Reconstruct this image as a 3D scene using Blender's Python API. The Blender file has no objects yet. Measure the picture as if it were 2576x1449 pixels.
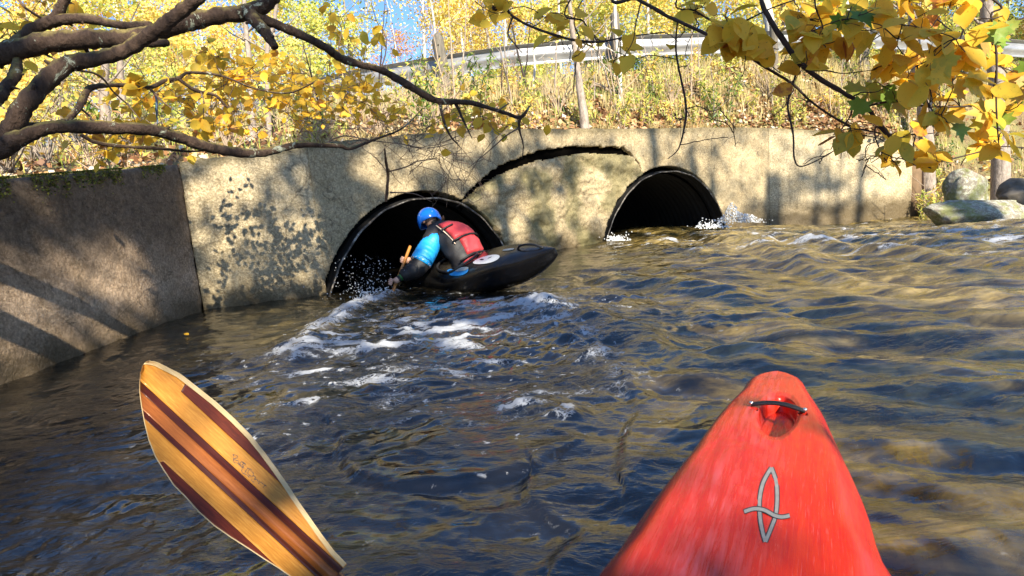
import bpy, bmesh, math, random
import numpy as np
from mathutils import Vector, Matrix
random.seed(7); RNG = np.random.default_rng(7)
SC = bpy.context.scene; COL = SC.collection

# ------------------------------------------------------------------ camera, sky, sun
CW, CH, FPX = 2576.0, 1449.0, 1430.0          # picture units used while measuring the photograph
CAMZ, PITCH, ROLL = 0.92, math.radians(8.7), math.radians(-5.0)
cam_d = bpy.data.cameras.new('camera'); cam = bpy.data.objects.new('camera', cam_d); COL.objects.link(cam)
CAMR = Matrix.Rotation(math.radians(90) - PITCH, 3, 'X') @ Matrix.Rotation(ROLL, 3, 'Z')
cam.matrix_world = Matrix.Translation((0, 0, CAMZ)) @ CAMR.to_4x4()
cam_d.sensor_width = 36; cam_d.lens = 36 * FPX / CW; cam_d.clip_start = 0.05; cam_d.clip_end = 600
SC.camera = cam
SUN_DIR = Vector((0.30, -0.77, 0.56)).normalized()          # towards the sun
world = bpy.data.worlds.new('World'); SC.world = world; world.use_nodes = True
wn = world.node_tree; sky = wn.nodes.new('ShaderNodeTexSky'); sky.sky_type = 'NISHITA'; sky.sun_disc = False
sky.sun_elevation = math.asin(SUN_DIR.z); sky.sun_rotation = math.atan2(SUN_DIR.x, SUN_DIR.y)
sky.air_density = 1.0; sky.dust_density = 0.5; sky.ozone_density = 8.0
wn.links.new(sky.outputs[0], wn.nodes['Background'].inputs[0]); wn.nodes['Background'].inputs[1].default_value = 0.11
sd = bpy.data.lights.new('sun', 'SUN'); sd.energy = 5.0; sd.angle = math.radians(0.53); sd.color = (1, 0.91, 0.74)
sun = bpy.data.objects.new('sun', sd); COL.objects.link(sun)
sun.rotation_euler = SUN_DIR.to_track_quat('Z', 'Y').to_euler(); sun.location = (5, -12, 15)
SC.view_settings.view_transform = 'Standard'; SC.view_settings.look = 'None'
SC.view_settings.exposure = 1.3; SC.view_settings.gamma = 1.0; SC.view_settings.use_curve_mapping = False
SC.cycles.max_bounces = 6; SC.cycles.transparent_max_bounces = 8
SC.cycles.diffuse_bounces = 3; SC.cycles.glossy_bounces = 3; SC.cycles.transmission_bounces = 4
SC.cycles.use_denoising = True; SC.cycles.caustics_reflective = False; SC.cycles.caustics_refractive = False

# ------------------------------------------------------------------ measuring helpers
def ray(x, y): return CAMR @ Vector(((x - CW/2) / FPX, -(y - CH/2) / FPX, -1))
def at(x, y, Y):
    r = ray(x, y); return Vector((r.x * Y / r.y, Y, CAMZ + r.z * Y / r.y))
def gp(x, y, z=0.0):
    r = ray(x, y); t = (z - CAMZ) / r.z; return Vector((r.x * t, r.y * t, z))

# ------------------------------------------------------------------ noise
def _hash(ix, iy, seed):
    h = (ix.astype(np.int64) * 374761393 + iy.astype(np.int64) * 668265263 + seed * 974634777) & 0xFFFFFFFF
    h = ((h ^ (h >> 13)) * 1274126177) & 0xFFFFFFFF
    return (h ^ (h >> 16)) & 0xFFFFFFFF
def pn(x, y, seed=0):
    x = np.asarray(x, float); y = np.asarray(y, float)
    ix = np.floor(x); iy = np.floor(y); fx = x - ix; fy = y - iy
    ux = fx*fx*fx*(fx*(fx*6-15)+10); uy = fy*fy*fy*(fy*(fy*6-15)+10)
    def g(i, j):
        a = _hash(ix + i, iy + j, seed) / 4294967296.0 * 2 * np.pi
        return np.cos(a) * (fx - i) + np.sin(a) * (fy - j)
    a = g(0, 0); b = g(1, 0); c = g(0, 1); d = g(1, 1)
    return 1.5 * ((a*(1-ux)+b*ux)*(1-uy) + (c*(1-ux)+d*ux)*uy)
def fbm(x, y, n=3, seed=0):
    s = 0; a = 1
    for i in range(n): s = s + a * pn(x * 2**i, y * 2**i, seed + i); a *= .5
    return s
def sst(a, b, x): t = np.clip((x - a) / (b - a), 0, 1); return t*t*(3-2*t)

# ------------------------------------------------------------------ objects
def mesh_np(name, V, F, mats=(), smooth=True, midx=None, attrs=None):
    V = np.asarray(V, np.float32).reshape(-1, 3); me = bpy.data.meshes.new(name)
    if isinstance(F, np.ndarray) and F.ndim == 2:
        n, k = F.shape; loops = F.ravel().astype(np.int32); starts = np.arange(0, n*k, k, dtype=np.int32)
    else:
        loops = np.array([i for f in F for i in f], np.int32); n = len(F)
        starts = np.concatenate([[0], np.cumsum([len(f) for f in F])[:-1]]).astype(np.int32)
    me.vertices.add(len(V)); me.vertices.foreach_set('co', V.ravel())
    me.loops.add(len(loops)); me.loops.foreach_set('vertex_index', loops)
    me.polygons.add(n); me.polygons.foreach_set('loop_start', starts)
    if smooth: me.polygons.foreach_set('use_smooth', np.ones(n, bool))
    for m in mats: me.materials.append(m)
    if midx is not None: me.polygons.foreach_set('material_index', np.asarray(midx, np.int32))
    for an, (dom, arr) in (attrs or {}).items():
        a = me.attributes.new(an, 'FLOAT', dom); a.data.foreach_set('value', np.asarray(arr, np.float32))
    me.update(calc_edges=True); me.validate(); return me
def link(name, me, parent=None):
    o = bpy.data.objects.new(name, me); COL.objects.link(o)
    if parent is not None:
        o.parent = parent; o.matrix_parent_inverse = Matrix.Translation(-parent.location)
        if parent.parent is not None: o.matrix_parent_inverse = Matrix()
    return o
def tag(o, label=None, cat=None, group=None, kind=None):
    if label: o['label'] = label
    if cat: o['category'] = cat
    if group: o['group'] = group
    if kind: o['kind'] = kind
    return o
def thing(name, label, cat, loc=(0, 0, 0), group=None):
    o = bpy.data.objects.new(name, None); COL.objects.link(o); o.location = loc; o.empty_display_size = .1
    return tag(o, label, cat, group)
def sub(name, me, parent):
    """a part or sub-part whose mesh is in world coordinates"""
    o = bpy.data.objects.new(name, me); COL.objects.link(o); o.parent = parent
    p = parent; t = Vector()
    while p is not None:
        t += p.location; p = p.parent if p.parent is None or p.type == 'EMPTY' else p.parent
    o.matrix_parent_inverse = Matrix.Translation(-t) if parent.type == 'EMPTY' else Matrix()
    return o
class MB:
    def __init__(s): s.V = []; s.F = []; s.M = []; s.n = 0; s.T = []
    def add(s, V, F, m=0, tint=0.5):
        V = np.asarray(V, float).reshape(-1, 3); s.V.append(V)
        for f in F: s.F.append(tuple(int(i) + s.n for i in f)); s.M.append(m); s.T.append(tint)
        s.n += len(V); return s
    def mesh(s, name, mats, smooth=True):
        return mesh_np(name, np.concatenate(s.V), s.F, mats, smooth, s.M, {'tint': ('FACE', s.T)})
def smooth_path(P, R, k=5, jit=0.0, rj=0.0):
    P = [Vector(p) for p in P]; n = len(P); out = []; rad = []
    for i in range(n - 1):
        p0 = P[max(i-1, 0)]; p1 = P[i]; p2 = P[i+1]; p3 = P[min(i+2, n-1)]
        for j in range(k):
            t = j / k
            q = .5 * ((2*p1) + (-p0+p2)*t + (2*p0-5*p1+4*p2-p3)*t*t + (-p0+3*p1-3*p2+p3)*t**3)
            r = R[i] * (1-t) + R[i+1] * t
            if jit: q = q + Vector([random.uniform(-1, 1) * jit * r for _ in range(3)])
            out.append(q); rad.append(r * (1 + random.uniform(-rj, rj)))
    out.append(P[-1]); rad.append(R[-1]); return out, rad
def tube(P, R, sides=8, lump=0.0, cap=True):
    n = len(P); V = []; F = []; up = None
    for i in range(n):
        d = (P[min(i+1, n-1)] - P[max(i-1, 0)])
        if d.length < 1e-9: d = Vector((0, 0, 1))
        d.normalize()
        if up is None: up = d.orthogonal().normalized()
        else:
            up = up - d * up.dot(d)
            up = up.normalized() if up.length > 1e-6 else d.orthogonal().normalized()
        s = d.cross(up)
        for k in range(sides):
            a = 2 * math.pi * k / sides; r = R[i]
            if lump: r *= 1 + lump * math.sin(k * 2.4 + i * .7) * random.uniform(.2, 1)
            V.append(P[i] + up * (math.cos(a) * r) + s * (math.sin(a) * r))
    for i in range(n - 1):
        for k in range(sides):
            k2 = (k + 1) % sides
            F.append((i*sides+k, i*sides+k2, (i+1)*sides+k2, (i+1)*sides+k))
    if cap: F.append(tuple(range(sides))[::-1]); F.append(tuple((n-1)*sides + k for k in range(sides)))
    return V, F
def grid_faces(nu, nv, closed_v=False):
    i = np.arange(nu - 1)[:, None]; j = np.arange(nv if closed_v else nv - 1)[None, :]; j2 = (j + 1) % nv
    return np.stack([i*nv+j, (i+1)*nv+j, (i+1)*nv+j2, i*nv+j2], -1).reshape(-1, 4)
def box(c, sx, sy, sz, R=None):
    V = [Vector((x*sx/2, y*sy/2, z*sz/2)) for x in (-1, 1) for y in (-1, 1) for z in (-1, 1)]
    if R is not None: V = [R @ v for v in V]
    V = [v + Vector(c) for v in V]
    return V, [(0,1,3,2), (4,6,7,5), (0,4,5,1), (2,3,7,6), (0,2,6,4), (1,5,7,3)]
def scatter_np(TV, TF, pos, normal, spin, scale):
    """many copies of one template; z of the template goes to normal"""
    TV = np.asarray(TV, float); TF = np.asarray(TF, int); n = len(pos); m = len(TV)
    z = normal / (np.linalg.norm(normal, axis=1, keepdims=True) + 1e-9)
    ref = np.where(np.abs(z[:, 2:3]) < .9, np.array([[0, 0, 1.]]), np.array([[1., 0, 0]]))
    x = np.cross(ref, z); x /= np.linalg.norm(x, axis=1, keepdims=True) + 1e-9; y = np.cross(z, x)
    c = np.cos(spin)[:, None]; s = np.sin(spin)[:, None]; x2 = x*c + y*s; y2 = -x*s + y*c
    T = TV[None] * np.asarray(scale).reshape(n, 1, -1)
    V = pos[:, None] + T[..., 0:1]*x2[:, None] + T[..., 1:2]*y2[:, None] + T[..., 2:3]*z[:, None]
    F = (TF[None] + (np.arange(n) * m)[:, None, None]).reshape(-1, TF.shape[1])
    return V.reshape(-1, 3), F

# ------------------------------------------------------------------ materials
class N:
    def __init__(s, name):
        s.m = bpy.data.materials.new(name); s.m.use_nodes = True; s.t = s.m.node_tree
        s.b = s.t.nodes['Principled BSDF']; s.out = s.t.nodes['Material Output']
    def n(s, typ, **kw):
        o = s.t.nodes.new('ShaderNode' + typ)
        for k, v in kw.items(): setattr(o, k, v)
        return o
    def l(s, a, b): s.t.links.new(a, b)
    def coord(s, kind='Object'): return s.n('TexCoord').outputs[kind]
    def geo(s): return s.n('NewGeometry').outputs['Position']
    def mapv(s, v, scale=(1, 1, 1), rot=(0, 0, 0)):
        o = s.n('Mapping'); s.l(v, o.inputs[0]); o.inputs['Scale'].default_value = scale; o.inputs['Rotation'].default_value = rot; return o.outputs[0]
    def noise(s, v, sc, det=4, rough=.55, dist=0):
        o = s.n('TexNoise'); s.l(v, o.inputs['Vector']); o.inputs['Scale'].default_value = sc; o.inputs['Detail'].default_value = det
        o.inputs['Roughness'].default_value = rough; o.inputs['Distortion'].default_value = dist; return o.outputs['Fac']
    def ridge(s, v, sc, det=3, rough=.5, dist=0):
        o = s.n('TexNoise', noise_type='RIDGED_MULTIFRACTAL'); s.l(v, o.inputs['Vector']); o.inputs['Scale'].default_value = sc; o.inputs['Detail'].default_value = det
        o.inputs['Roughness'].default_value = rough; o.inputs['Distortion'].default_value = dist; return o.outputs['Fac']
    def vor(s, v, sc, feat='F1'):
        o = s.n('TexVoronoi', feature=feat); s.l(v, o.inputs['Vector']); o.inputs['Scale'].default_value = sc; return o.outputs['Distance']
    def ramp(s, f, stops, interp='LINEAR'):
        o = s.n('ValToRGB'); o.color_ramp.interpolation = interp; s.l(f, o.inputs[0]); e = o.color_ramp.elements
        while len(e) < len(stops): e.new(.5)
        for i, (p, c) in enumerate(stops):
            e[i].position = p; c = (c, c, c) if isinstance(c, (int, float)) else c; e[i].color = (*c, 1)
        return o.outputs[0]
    def mix(s, f, a, b, mode='MIX'):
        o = s.n('Mix', data_type='RGBA', blend_type=mode)
        for sock, v in ((o.inputs[0], f), (o.inputs[6], a), (o.inputs[7], b)):
            if hasattr(v, 'is_linked'): s.l(v, sock)
            elif isinstance(v, (int, float)): sock.default_value = v
            else: sock.default_value = (*v, 1)
        return o.outputs[2]
    def math(s, op, a, b=0.0, clamp=False):
        o = s.n('Math', operation=op, use_clamp=clamp)
        for sock, v in ((o.inputs[0], a), (o.inputs[1], b)):
            if hasattr(v, 'is_linked'): s.l(v, sock)
            else: sock.default_value = v
        return o.outputs[0]
    def attr(s, name): return s.n('Attribute', attribute_name=name).outputs['Fac']
    def bump(s, h, strength=.5, dist=.01, nrm=None):
        o = s.n('Bump'); s.l(h, o.inputs['Height']); o.inputs['Strength'].default_value = strength; o.inputs['Distance'].default_value = dist
        if nrm is not None: s.l(nrm, o.inputs['Normal'])
        s.l(o.outputs[0], s.b.inputs['Normal']); return o.outputs[0]
    def set(s, **kw):
        for k, v in kw.items():
            sock = s.b.inputs[k.replace('_', ' ')]
            if hasattr(v, 'is_linked'): s.l(v, sock)
            else: sock.default_value = (*v, 1) if isinstance(v, tuple) and len(v) == 3 else v
        return s
def simple(name, c, rough=.5, var=.25, sc=20, metal=0, bump=0.0, coat=0):
    m = N(name); f = m.noise(m.coord(), sc)
    col = m.mix(f, tuple(x*(1-var) for x in c), tuple(min(1, x*(1+var)) for x in c))
    m.set(Base_Color=col, Roughness=rough, Metallic=metal, Coat_Weight=coat)
    if bump: m.bump(m.noise(m.coord(), sc*3, 6), bump, .004)
    return m.m
def leaf_mat(name, stops, src='tint', trans=.35, rough=.5):
    m = N(name)
    f = m.attr('tint') if src == 'tint' else m.n('ObjectInfo').outputs['Random']
    nz = m.noise(m.geo(), 55 if src != 'tint' else 9, 3)
    f2 = m.math('ADD', f, m.math('MULTIPLY', m.math('SUBTRACT', nz, .5), .35), True)
    col = m.ramp(f2, stops)
    spots = m.ramp(m.noise(m.geo(), 120, 2), [(.66, 0.), (.72, 1.)])
    if src != 'tint': col = m.mix(m.math('MULTIPLY', spots, .6), col, (.20, .08, .02))
    m.set(Base_Color=col, Roughness=rough, Specular_IOR_Level=.35)
    tr = m.n('BsdfTranslucent'); m.l(col, tr.inputs[0]); mx = m.n('MixShader'); mx.inputs[0].default_value = trans
    m.l(m.b.outputs[0], mx.inputs[1]); m.l(tr.outputs[0], mx.inputs[2]); m.l(mx.outputs[0], m.out.inputs[0]); return m.m

def concrete(name, tone, dark_top=0.0, wet=.40):
    m = N(name); p = m.geo(); sx = m.n('SeparateXYZ'); m.l(p, sx.inputs[0]); z = sx.outputs[2]
    big = m.noise(p, .9, 5, .6, .6); mid = m.noise(p, 5, 6, .65); fine = m.noise(p, 45, 5, .7)
    col = m.mix(m.ramp(big, [(.38, 0.), (.62, 1.)]), tuple(t*.58 for t in tone), tone)
    col = m.mix(m.math('MULTIPLY', m.ramp(mid, [(.40, 1.), (.54, 0.)]), .55), col, tuple(t*q for t, q in zip(tone, (.52, .48, .40))))
    col = m.mix(m.ramp(fine, [(.42, 0.), (.62, .8)]), col, tuple(min(1, t*1.5) for t in tone), 'MIX'); grit = m.noise(p, 24, 6, .8, .3); col = m.mix(m.ramp(grit, [(.38, .50), (.54, 0.)]), col, tuple(t*q for t, q in zip(tone, (.42, .36, .27))), 'MIX'); pock = m.noise(p, 9, 3, .6, 1.2); col = m.mix(m.ramp(pock, [(.62, 0.), (.67, .75)]), col, tuple(t*.38 for t in tone), 'MIX')
    peb = m.vor(p, 60); col = m.mix(m.math('MULTIPLY', m.ramp(peb, [(.10, 1.), (.22, 0.)]), .35), col, (.10, .08, .05))
    streak = m.noise(m.mapv(p, (3.5, 3.5, .45)), 2.2, 5, .6)
    col = m.mix(m.math('MULTIPLY', m.ramp(streak, [(.52, 0.), (.70, 1.)]), .25), col, (.13, .105, .06))
    cd_ = m.n('TexNoise'); m.l(p, cd_.inputs['Vector']); cd_.inputs['Scale'].default_value = 2.2; cd_.inputs['Detail'].default_value = 5; cv = m.n('VectorMath', operation='MULTIPLY_ADD'); m.l(cd_.outputs['Color'], cv.inputs[0]); cv.inputs[1].default_value = (.25, .25, .25); m.l(p, cv.inputs[2])
    ck = m.math('MULTIPLY', m.ramp(m.vor(cv.outputs[0], .75, 'DISTANCE_TO_EDGE'), [(.002, 1.), (.008, 0.)]), m.ramp(m.noise(p, .8, 2), [(.48, 0.), (.56, 1.)])); col = m.mix(m.math('MULTIPLY', ck, .40), col, (.05, .038, .024))
    # damp, algae stained foot along the waterline
    w = m.math('ADD', z, m.math('MULTIPLY', m.math('SUBTRACT', m.noise(p, 3.2, 5), .5), .35))
    wl = m.ramp(w, [(.02, 1.), (wet, 0.)])
    col = m.mix(m.math('MULTIPLY', wl, .85), col, (.085, .058, .024))
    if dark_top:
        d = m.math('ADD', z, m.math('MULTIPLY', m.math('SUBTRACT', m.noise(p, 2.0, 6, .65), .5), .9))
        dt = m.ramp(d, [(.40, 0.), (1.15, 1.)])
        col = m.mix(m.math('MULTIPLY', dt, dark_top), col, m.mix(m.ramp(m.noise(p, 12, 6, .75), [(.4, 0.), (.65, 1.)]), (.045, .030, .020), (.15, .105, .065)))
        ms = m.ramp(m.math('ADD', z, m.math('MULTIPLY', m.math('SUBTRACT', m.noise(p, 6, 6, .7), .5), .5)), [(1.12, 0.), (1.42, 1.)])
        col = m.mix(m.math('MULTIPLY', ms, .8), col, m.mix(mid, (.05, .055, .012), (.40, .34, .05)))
    else:
        t2 = m.attr('topd'); ms = m.ramp(m.math('ADD', t2, m.math('MULTIPLY', m.math('SUBTRACT', m.noise(p, 7, 6, .7), .5), .22)), [(.0, 1.), (.13, 0.)])
        col = m.mix(m.math('MULTIPLY', ms, .8), col, m.mix(mid, (.06, .055, .02), (.17, .13, .06)))
    g = m.attr('moss'); mg = m.ramp(m.math('MULTIPLY', g, m.math('ADD', m.noise(p, 5, 6, .7), .1)), [(.25, 0.), (.42, 1.)])
    col = m.mix(m.math('MULTIPLY', mg, .6), col, m.mix(fine, (.07, .065, .02), (.20, .19, .07)))
    m.set(Base_Color=col, Roughness=m.mix(wl, (.85, .85, .85), (.35, .35, .35)), Specular_IOR_Level=.3)
    h = m.math('ADD', m.math('MULTIPLY', mid, .6), m.math('ADD', m.math('MULTIPLY', fine, .5), m.math('MULTIPLY', m.ramp(peb, [(.05, 0.), (.25, 1.)]), .25)))
    h = m.math('ADD', h, m.math('MULTIPLY', grit, .8)); m.bump(h, 1.0, .03); return m.m
# ================================================================== SETTING
# ---------------- concrete headwall
WA = Vector((-3.45, -3.5, 0)); WB0 = gp(0, 968); WBk = gp(513, 784); WC = gp(823, 742); WM = gp(1450, 621); WD = at(1937, 553, 13.2); WE = at(2292, 547, 13.6); WD.z = WE.z = 0
def seg_sz(p, q, x, y):
    """where a sight line meets the vertical plane p-q: distance along and height"""
    d = (q - p).to_2d().normalized(); n = Vector((-d.y, d.x)); r = ray(x, y)
    t = n.dot(p.to_2d()) / n.dot(r.to_2d()); h = Vector((r.x*t, r.y*t)); return (h - p.to_2d()).dot(d), CAMZ + r.z*t
def hz(p, q, x, y): return seg_sz(p, q, x, y)[1]
TOP = {'A': 1.2, 'B0': hz(WA, WB0, 2, 464), 'B': hz(WBk, WC, 460, 408), 'C': hz(WBk, WC, 822, 360)}
M_CONC = concrete('weathered_concrete', (.47, .375, .225)); M_CONC_L = concrete('sunlit_concrete', (.58, .475, .30)); M_CONC_D = concrete('mossy_concrete', (.55, .40, .27), dark_top=.72)  # paler copy puts the sunlit panels' brightness into the tone
def wall_panel(path, tops, cell, holes=(), cracks=(), mat=None, parent=None, label=None, dx=(), block=None, thick=.35, rough=.012, seed=0):
    P = [Vector((p.x, p.y)) for p in path]; L = [0]
    for a, b in zip(P, P[1:]): L.append(L[-1] + (b - a).length)
    ns = max(2, int(L[-1] / cell)); nz = max(2, int(2.7 / cell)); s = np.linspace(0, L[-1], ns + 1)
    zt = np.interp(s, [t[0] for t in tops], [t[1] for t in tops]) + .012*pn(s*3, s*0, seed+5) + .006*pn(s*14, s*0, seed+6)
    z0 = -.9; t = np.linspace(0, 1, nz + 1); S, T = np.meshgrid(s, t, indexing='ij'); Z = z0 + T * (zt[:, None] - z0)
    off = rough*.8*fbm(S*5, Z*5, 3, seed) + .012*pn(S*.9, Z*.9, seed+3) + rough*.35*fbm(S*22, Z*22, 2, seed+9)
    # wear: rounded top edge, a spalled foot
    off -= .02 * np.exp(-((zt[:, None] - Z)/.02)**2); off -= .018*sst(.25, .05, Z + .1*pn(S*2.3, Z*2, seed+7))
    moss = np.zeros_like(S)
    if block is not None:
        inb = block(S, Z); off = off + inb * (.04 + .055*fbm(S*3.1, Z*3.1, 3, seed+21) + .022*np.abs(pn(S*11, Z*11, seed+22))); moss = inb * (.55 + .8*pn(S*1.4, Z*1.8, seed+4))
    for (cs, cz, r) in holes:
        d = np.hypot(S - cs, Z - cz); k = np.abs(d - r) < cell*.55; f = np.where(k, r / np.maximum(d, 1e-6), 1)
        S = cs + (S - cs) * f; Z = cz + (Z - cz) * f
    Lp = np.array(L); X = np.interp(S, Lp, [p.x for p in P]); Y = np.interp(S, Lp, [p.y for p in P])
    nx = np.zeros_like(S); ny = np.zeros_like(S)
    for i, (a, b) in enumerate(zip(P, P[1:])):
        d = (b - a).normalized(); m = (S >= L[i]) & (S <= L[i+1] + 1e-6); nx[m] = d.y; ny[m] = -d.x      # outward, towards the river
    V = np.stack([X + nx*off, Y + ny*off, Z], -1).reshape(-1, 3)
    F = grid_faces(ns + 1, nz + 1); fc = lambda A: A.reshape(-1)[F].mean(1); fs = fc(S); fz = fc(Z); keep = np.ones(len(F), bool)
    for (cs, cz, r) in holes: keep &= np.hypot(fs - cs, fz - cz) > r - cell*.1
    for (pts, wid) in cracks:
        for (a, wa), (b, wb) in zip(zip(pts, wid), zip(pts[1:], wid[1:])):
            ax, ay = a; bx, by = b; ll = (bx-ax)**2 + (by-ay)**2; tt = np.clip(((fs-ax)*(bx-ax) + (fz-ay)*(by-ay))/ll, 0, 1)
            dd = np.hypot(fs - ax - tt*(bx-ax), fz - ay - tt*(by-ay)) + .024*fbm(fs*8, fz*8, 4, 3)
            keep &= dd > (wa*(1-tt) + wb*tt)
    F = F[keep]
    E = np.concatenate([F[:, [0, 1]], F[:, [1, 2]], F[:, [2, 3]], F[:, [3, 0]]]); key = np.sort(E, 1); _, idx, cnt = np.unique(key, axis=0, return_index=True, return_counts=True)
    B = E[idx[cnt == 1]]; bv = np.unique(B); mp = -np.ones(len(V), int); mp[bv] = len(V) + np.arange(len(bv))
    BV = V[bv].copy(); BV[:, 0] -= nx.reshape(-1)[bv]*thick; BV[:, 1] -= ny.reshape(-1)[bv]*thick
    Q = np.stack([B[:, 1], B[:, 0], mp[B[:, 0]], mp[B[:, 1]]], 1)
    topd = (zt[:, None] - Z).reshape(-1); td = np.concatenate([topd, topd[bv]]); mo = np.concatenate([moss.reshape(-1), moss.reshape(-1)[bv]])
    me = mesh_np('wall_panel', np.concatenate([V, BV]), np.concatenate([F, Q]), [mat], True, None, {'topd': ('POINT', td), 'moss': ('POINT', mo)})
    o = sub('wall_panel', me, parent)
    if label: o['label'] = label
    return o
headwall = thing('concrete_headwall', 'long stained concrete retaining wall with two round culvert openings in it', 'wall', (WC.x, WC.y, 0))
Lw = (WB0 - WA).length; Lb = (WBk - WB0).length
# the wing's own panel is finer than it needs to be only where it is in view
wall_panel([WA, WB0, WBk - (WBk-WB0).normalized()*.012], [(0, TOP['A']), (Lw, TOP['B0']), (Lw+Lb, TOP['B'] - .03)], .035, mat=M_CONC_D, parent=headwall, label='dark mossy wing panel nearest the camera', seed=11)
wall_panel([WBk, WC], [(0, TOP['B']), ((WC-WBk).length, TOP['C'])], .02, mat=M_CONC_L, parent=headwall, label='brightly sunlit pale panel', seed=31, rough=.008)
def p3(pts):
    (x1, y1), (x2, y2), (x3, y3) = pts; A = np.array([[x2-x1, y2-y1], [x3-x1, y3-y1]])*2; b = [x2*x2-x1*x1+y2*y2-y1*y1, x3*x3-x1*x1+y3*y3-y1*y1]
    c = np.linalg.solve(A, b); return c[0], c[1], math.hypot(x1-c[0], y1-c[1])
LM = (WM - WC).length; LD = (WD - WM).length
def msz(x, y):
    if x < 1450: return seg_sz(WC, WM, x, y)
    s, z = seg_sz(WM, WD, x, y); return s + LM, z
H1 = p3([msz(826, 738), msz(1050, 500), msz(1262, 622)]); H2 = p3([msz(1522, 604), msz(1680, 431), msz(1816, 553)])
crk = [(1166,505),(1178,490),(1228,447),(1279,418),(1330,400),(1381,387),(1448,377),(1516,378),(1567,379),(1592,392)]
cw = [.035,.045,.065,.075,.085,.085,.075,.075,.075,.03]
crk2 = [(1592,392),(1606,410),(1618,440),(1602,462)]; cw2 = [.014,.012,.012,.02]
crs = [msz(*p) for p in crk]; crs2 = [msz(*p) for p in crk2]
def in_block(S, Z):
    top = np.interp(S, [p[0] for p in crs] + [crs2[2][0]], [p[1] for p in crs] + [crs2[2][1]])
    return sst(0, .06, top - Z) * sst(crs[0][0] - .1, crs[0][0] + .1, S) * sst(crs2[2][0] + .05, crs2[2][0] - .05, S)
ztC = TOP['C']; tp = [(0, ztC)]
for x, y in ((1000, 340), (1180, 326), (1330, 324), (1448, 324), (1600, 323), (1750, 321), (1880, 320)): tp.append(msz(x, y))
tp.append((LM + LD, tp[-1][1] - .02))
wall_panel([WC, WM, WD - (WD-WM).normalized()*.01], tp, .019, holes=[(H1[0], H1[1] + .05, H1[2] + .055), (H2[0], H2[1] + .05, H2[2] + .06)],
           cracks=[(crs, cw), (crs2, cw2)], mat=M_CONC, parent=headwall, label='main panel with both culverts and a gaping arched crack', block=in_block, seed=51)
LE = (WE - WD).length
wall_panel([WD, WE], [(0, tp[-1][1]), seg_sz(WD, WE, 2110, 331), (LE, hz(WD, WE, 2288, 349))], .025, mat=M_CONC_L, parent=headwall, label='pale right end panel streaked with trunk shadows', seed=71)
def wpt(s, z, out=0.0):
    if s < LM: a, b, k = WC, WM, s
    else: a, b, k = WM, WD, s - LM
    d = (b - a).normalized(); return a + d*k + Vector((d.y, -d.x, 0))*out + Vector((0, 0, z))
# near-black sheet behind the crack, its deep shade put into the colour
M_SHADE_EARTH = simple('shade_black_earth', (.003, .0025, .002), 1.0, bump=.5); M_SHADE_EARTH.node_tree.nodes['Principled BSDF'].inputs['Specular IOR Level'].default_value = 0
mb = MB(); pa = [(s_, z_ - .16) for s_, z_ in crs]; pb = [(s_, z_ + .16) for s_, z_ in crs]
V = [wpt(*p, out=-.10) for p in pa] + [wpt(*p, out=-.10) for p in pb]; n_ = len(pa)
mb.add(V, [(i, i+1, n_+i+1, n_+i) for i in range(n_-1)]); sub('crack_shade', mb.mesh('crack_shade', [M_SHADE_EARTH]), headwall)
mb = MB(); q_ = WBk + Vector((-.16, .16, 0)); mb.add(*box(q_ + Vector((0, 0, TOP['B']/2 - .45)), .26, .26, TOP['B'] + .8)); sub('joint_fill', mb.mesh('joint_fill', [M_SHADE_EARTH], False), headwall)  # dark box added behind the joint so no light shows through
q_ = WE + Vector((.12, .3, .3)); mb = MB(); mb.add(*box(q_, .3, .5, 1.9)); sub('joint_fill', mb.mesh('joint_fill', [simple('brown_soil', (.15, .095, .05), .95, .6, 9, bump=.8)], False), headwall)
# small mossy crust and roots on the underside lip of the crack are part of the relief above

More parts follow.
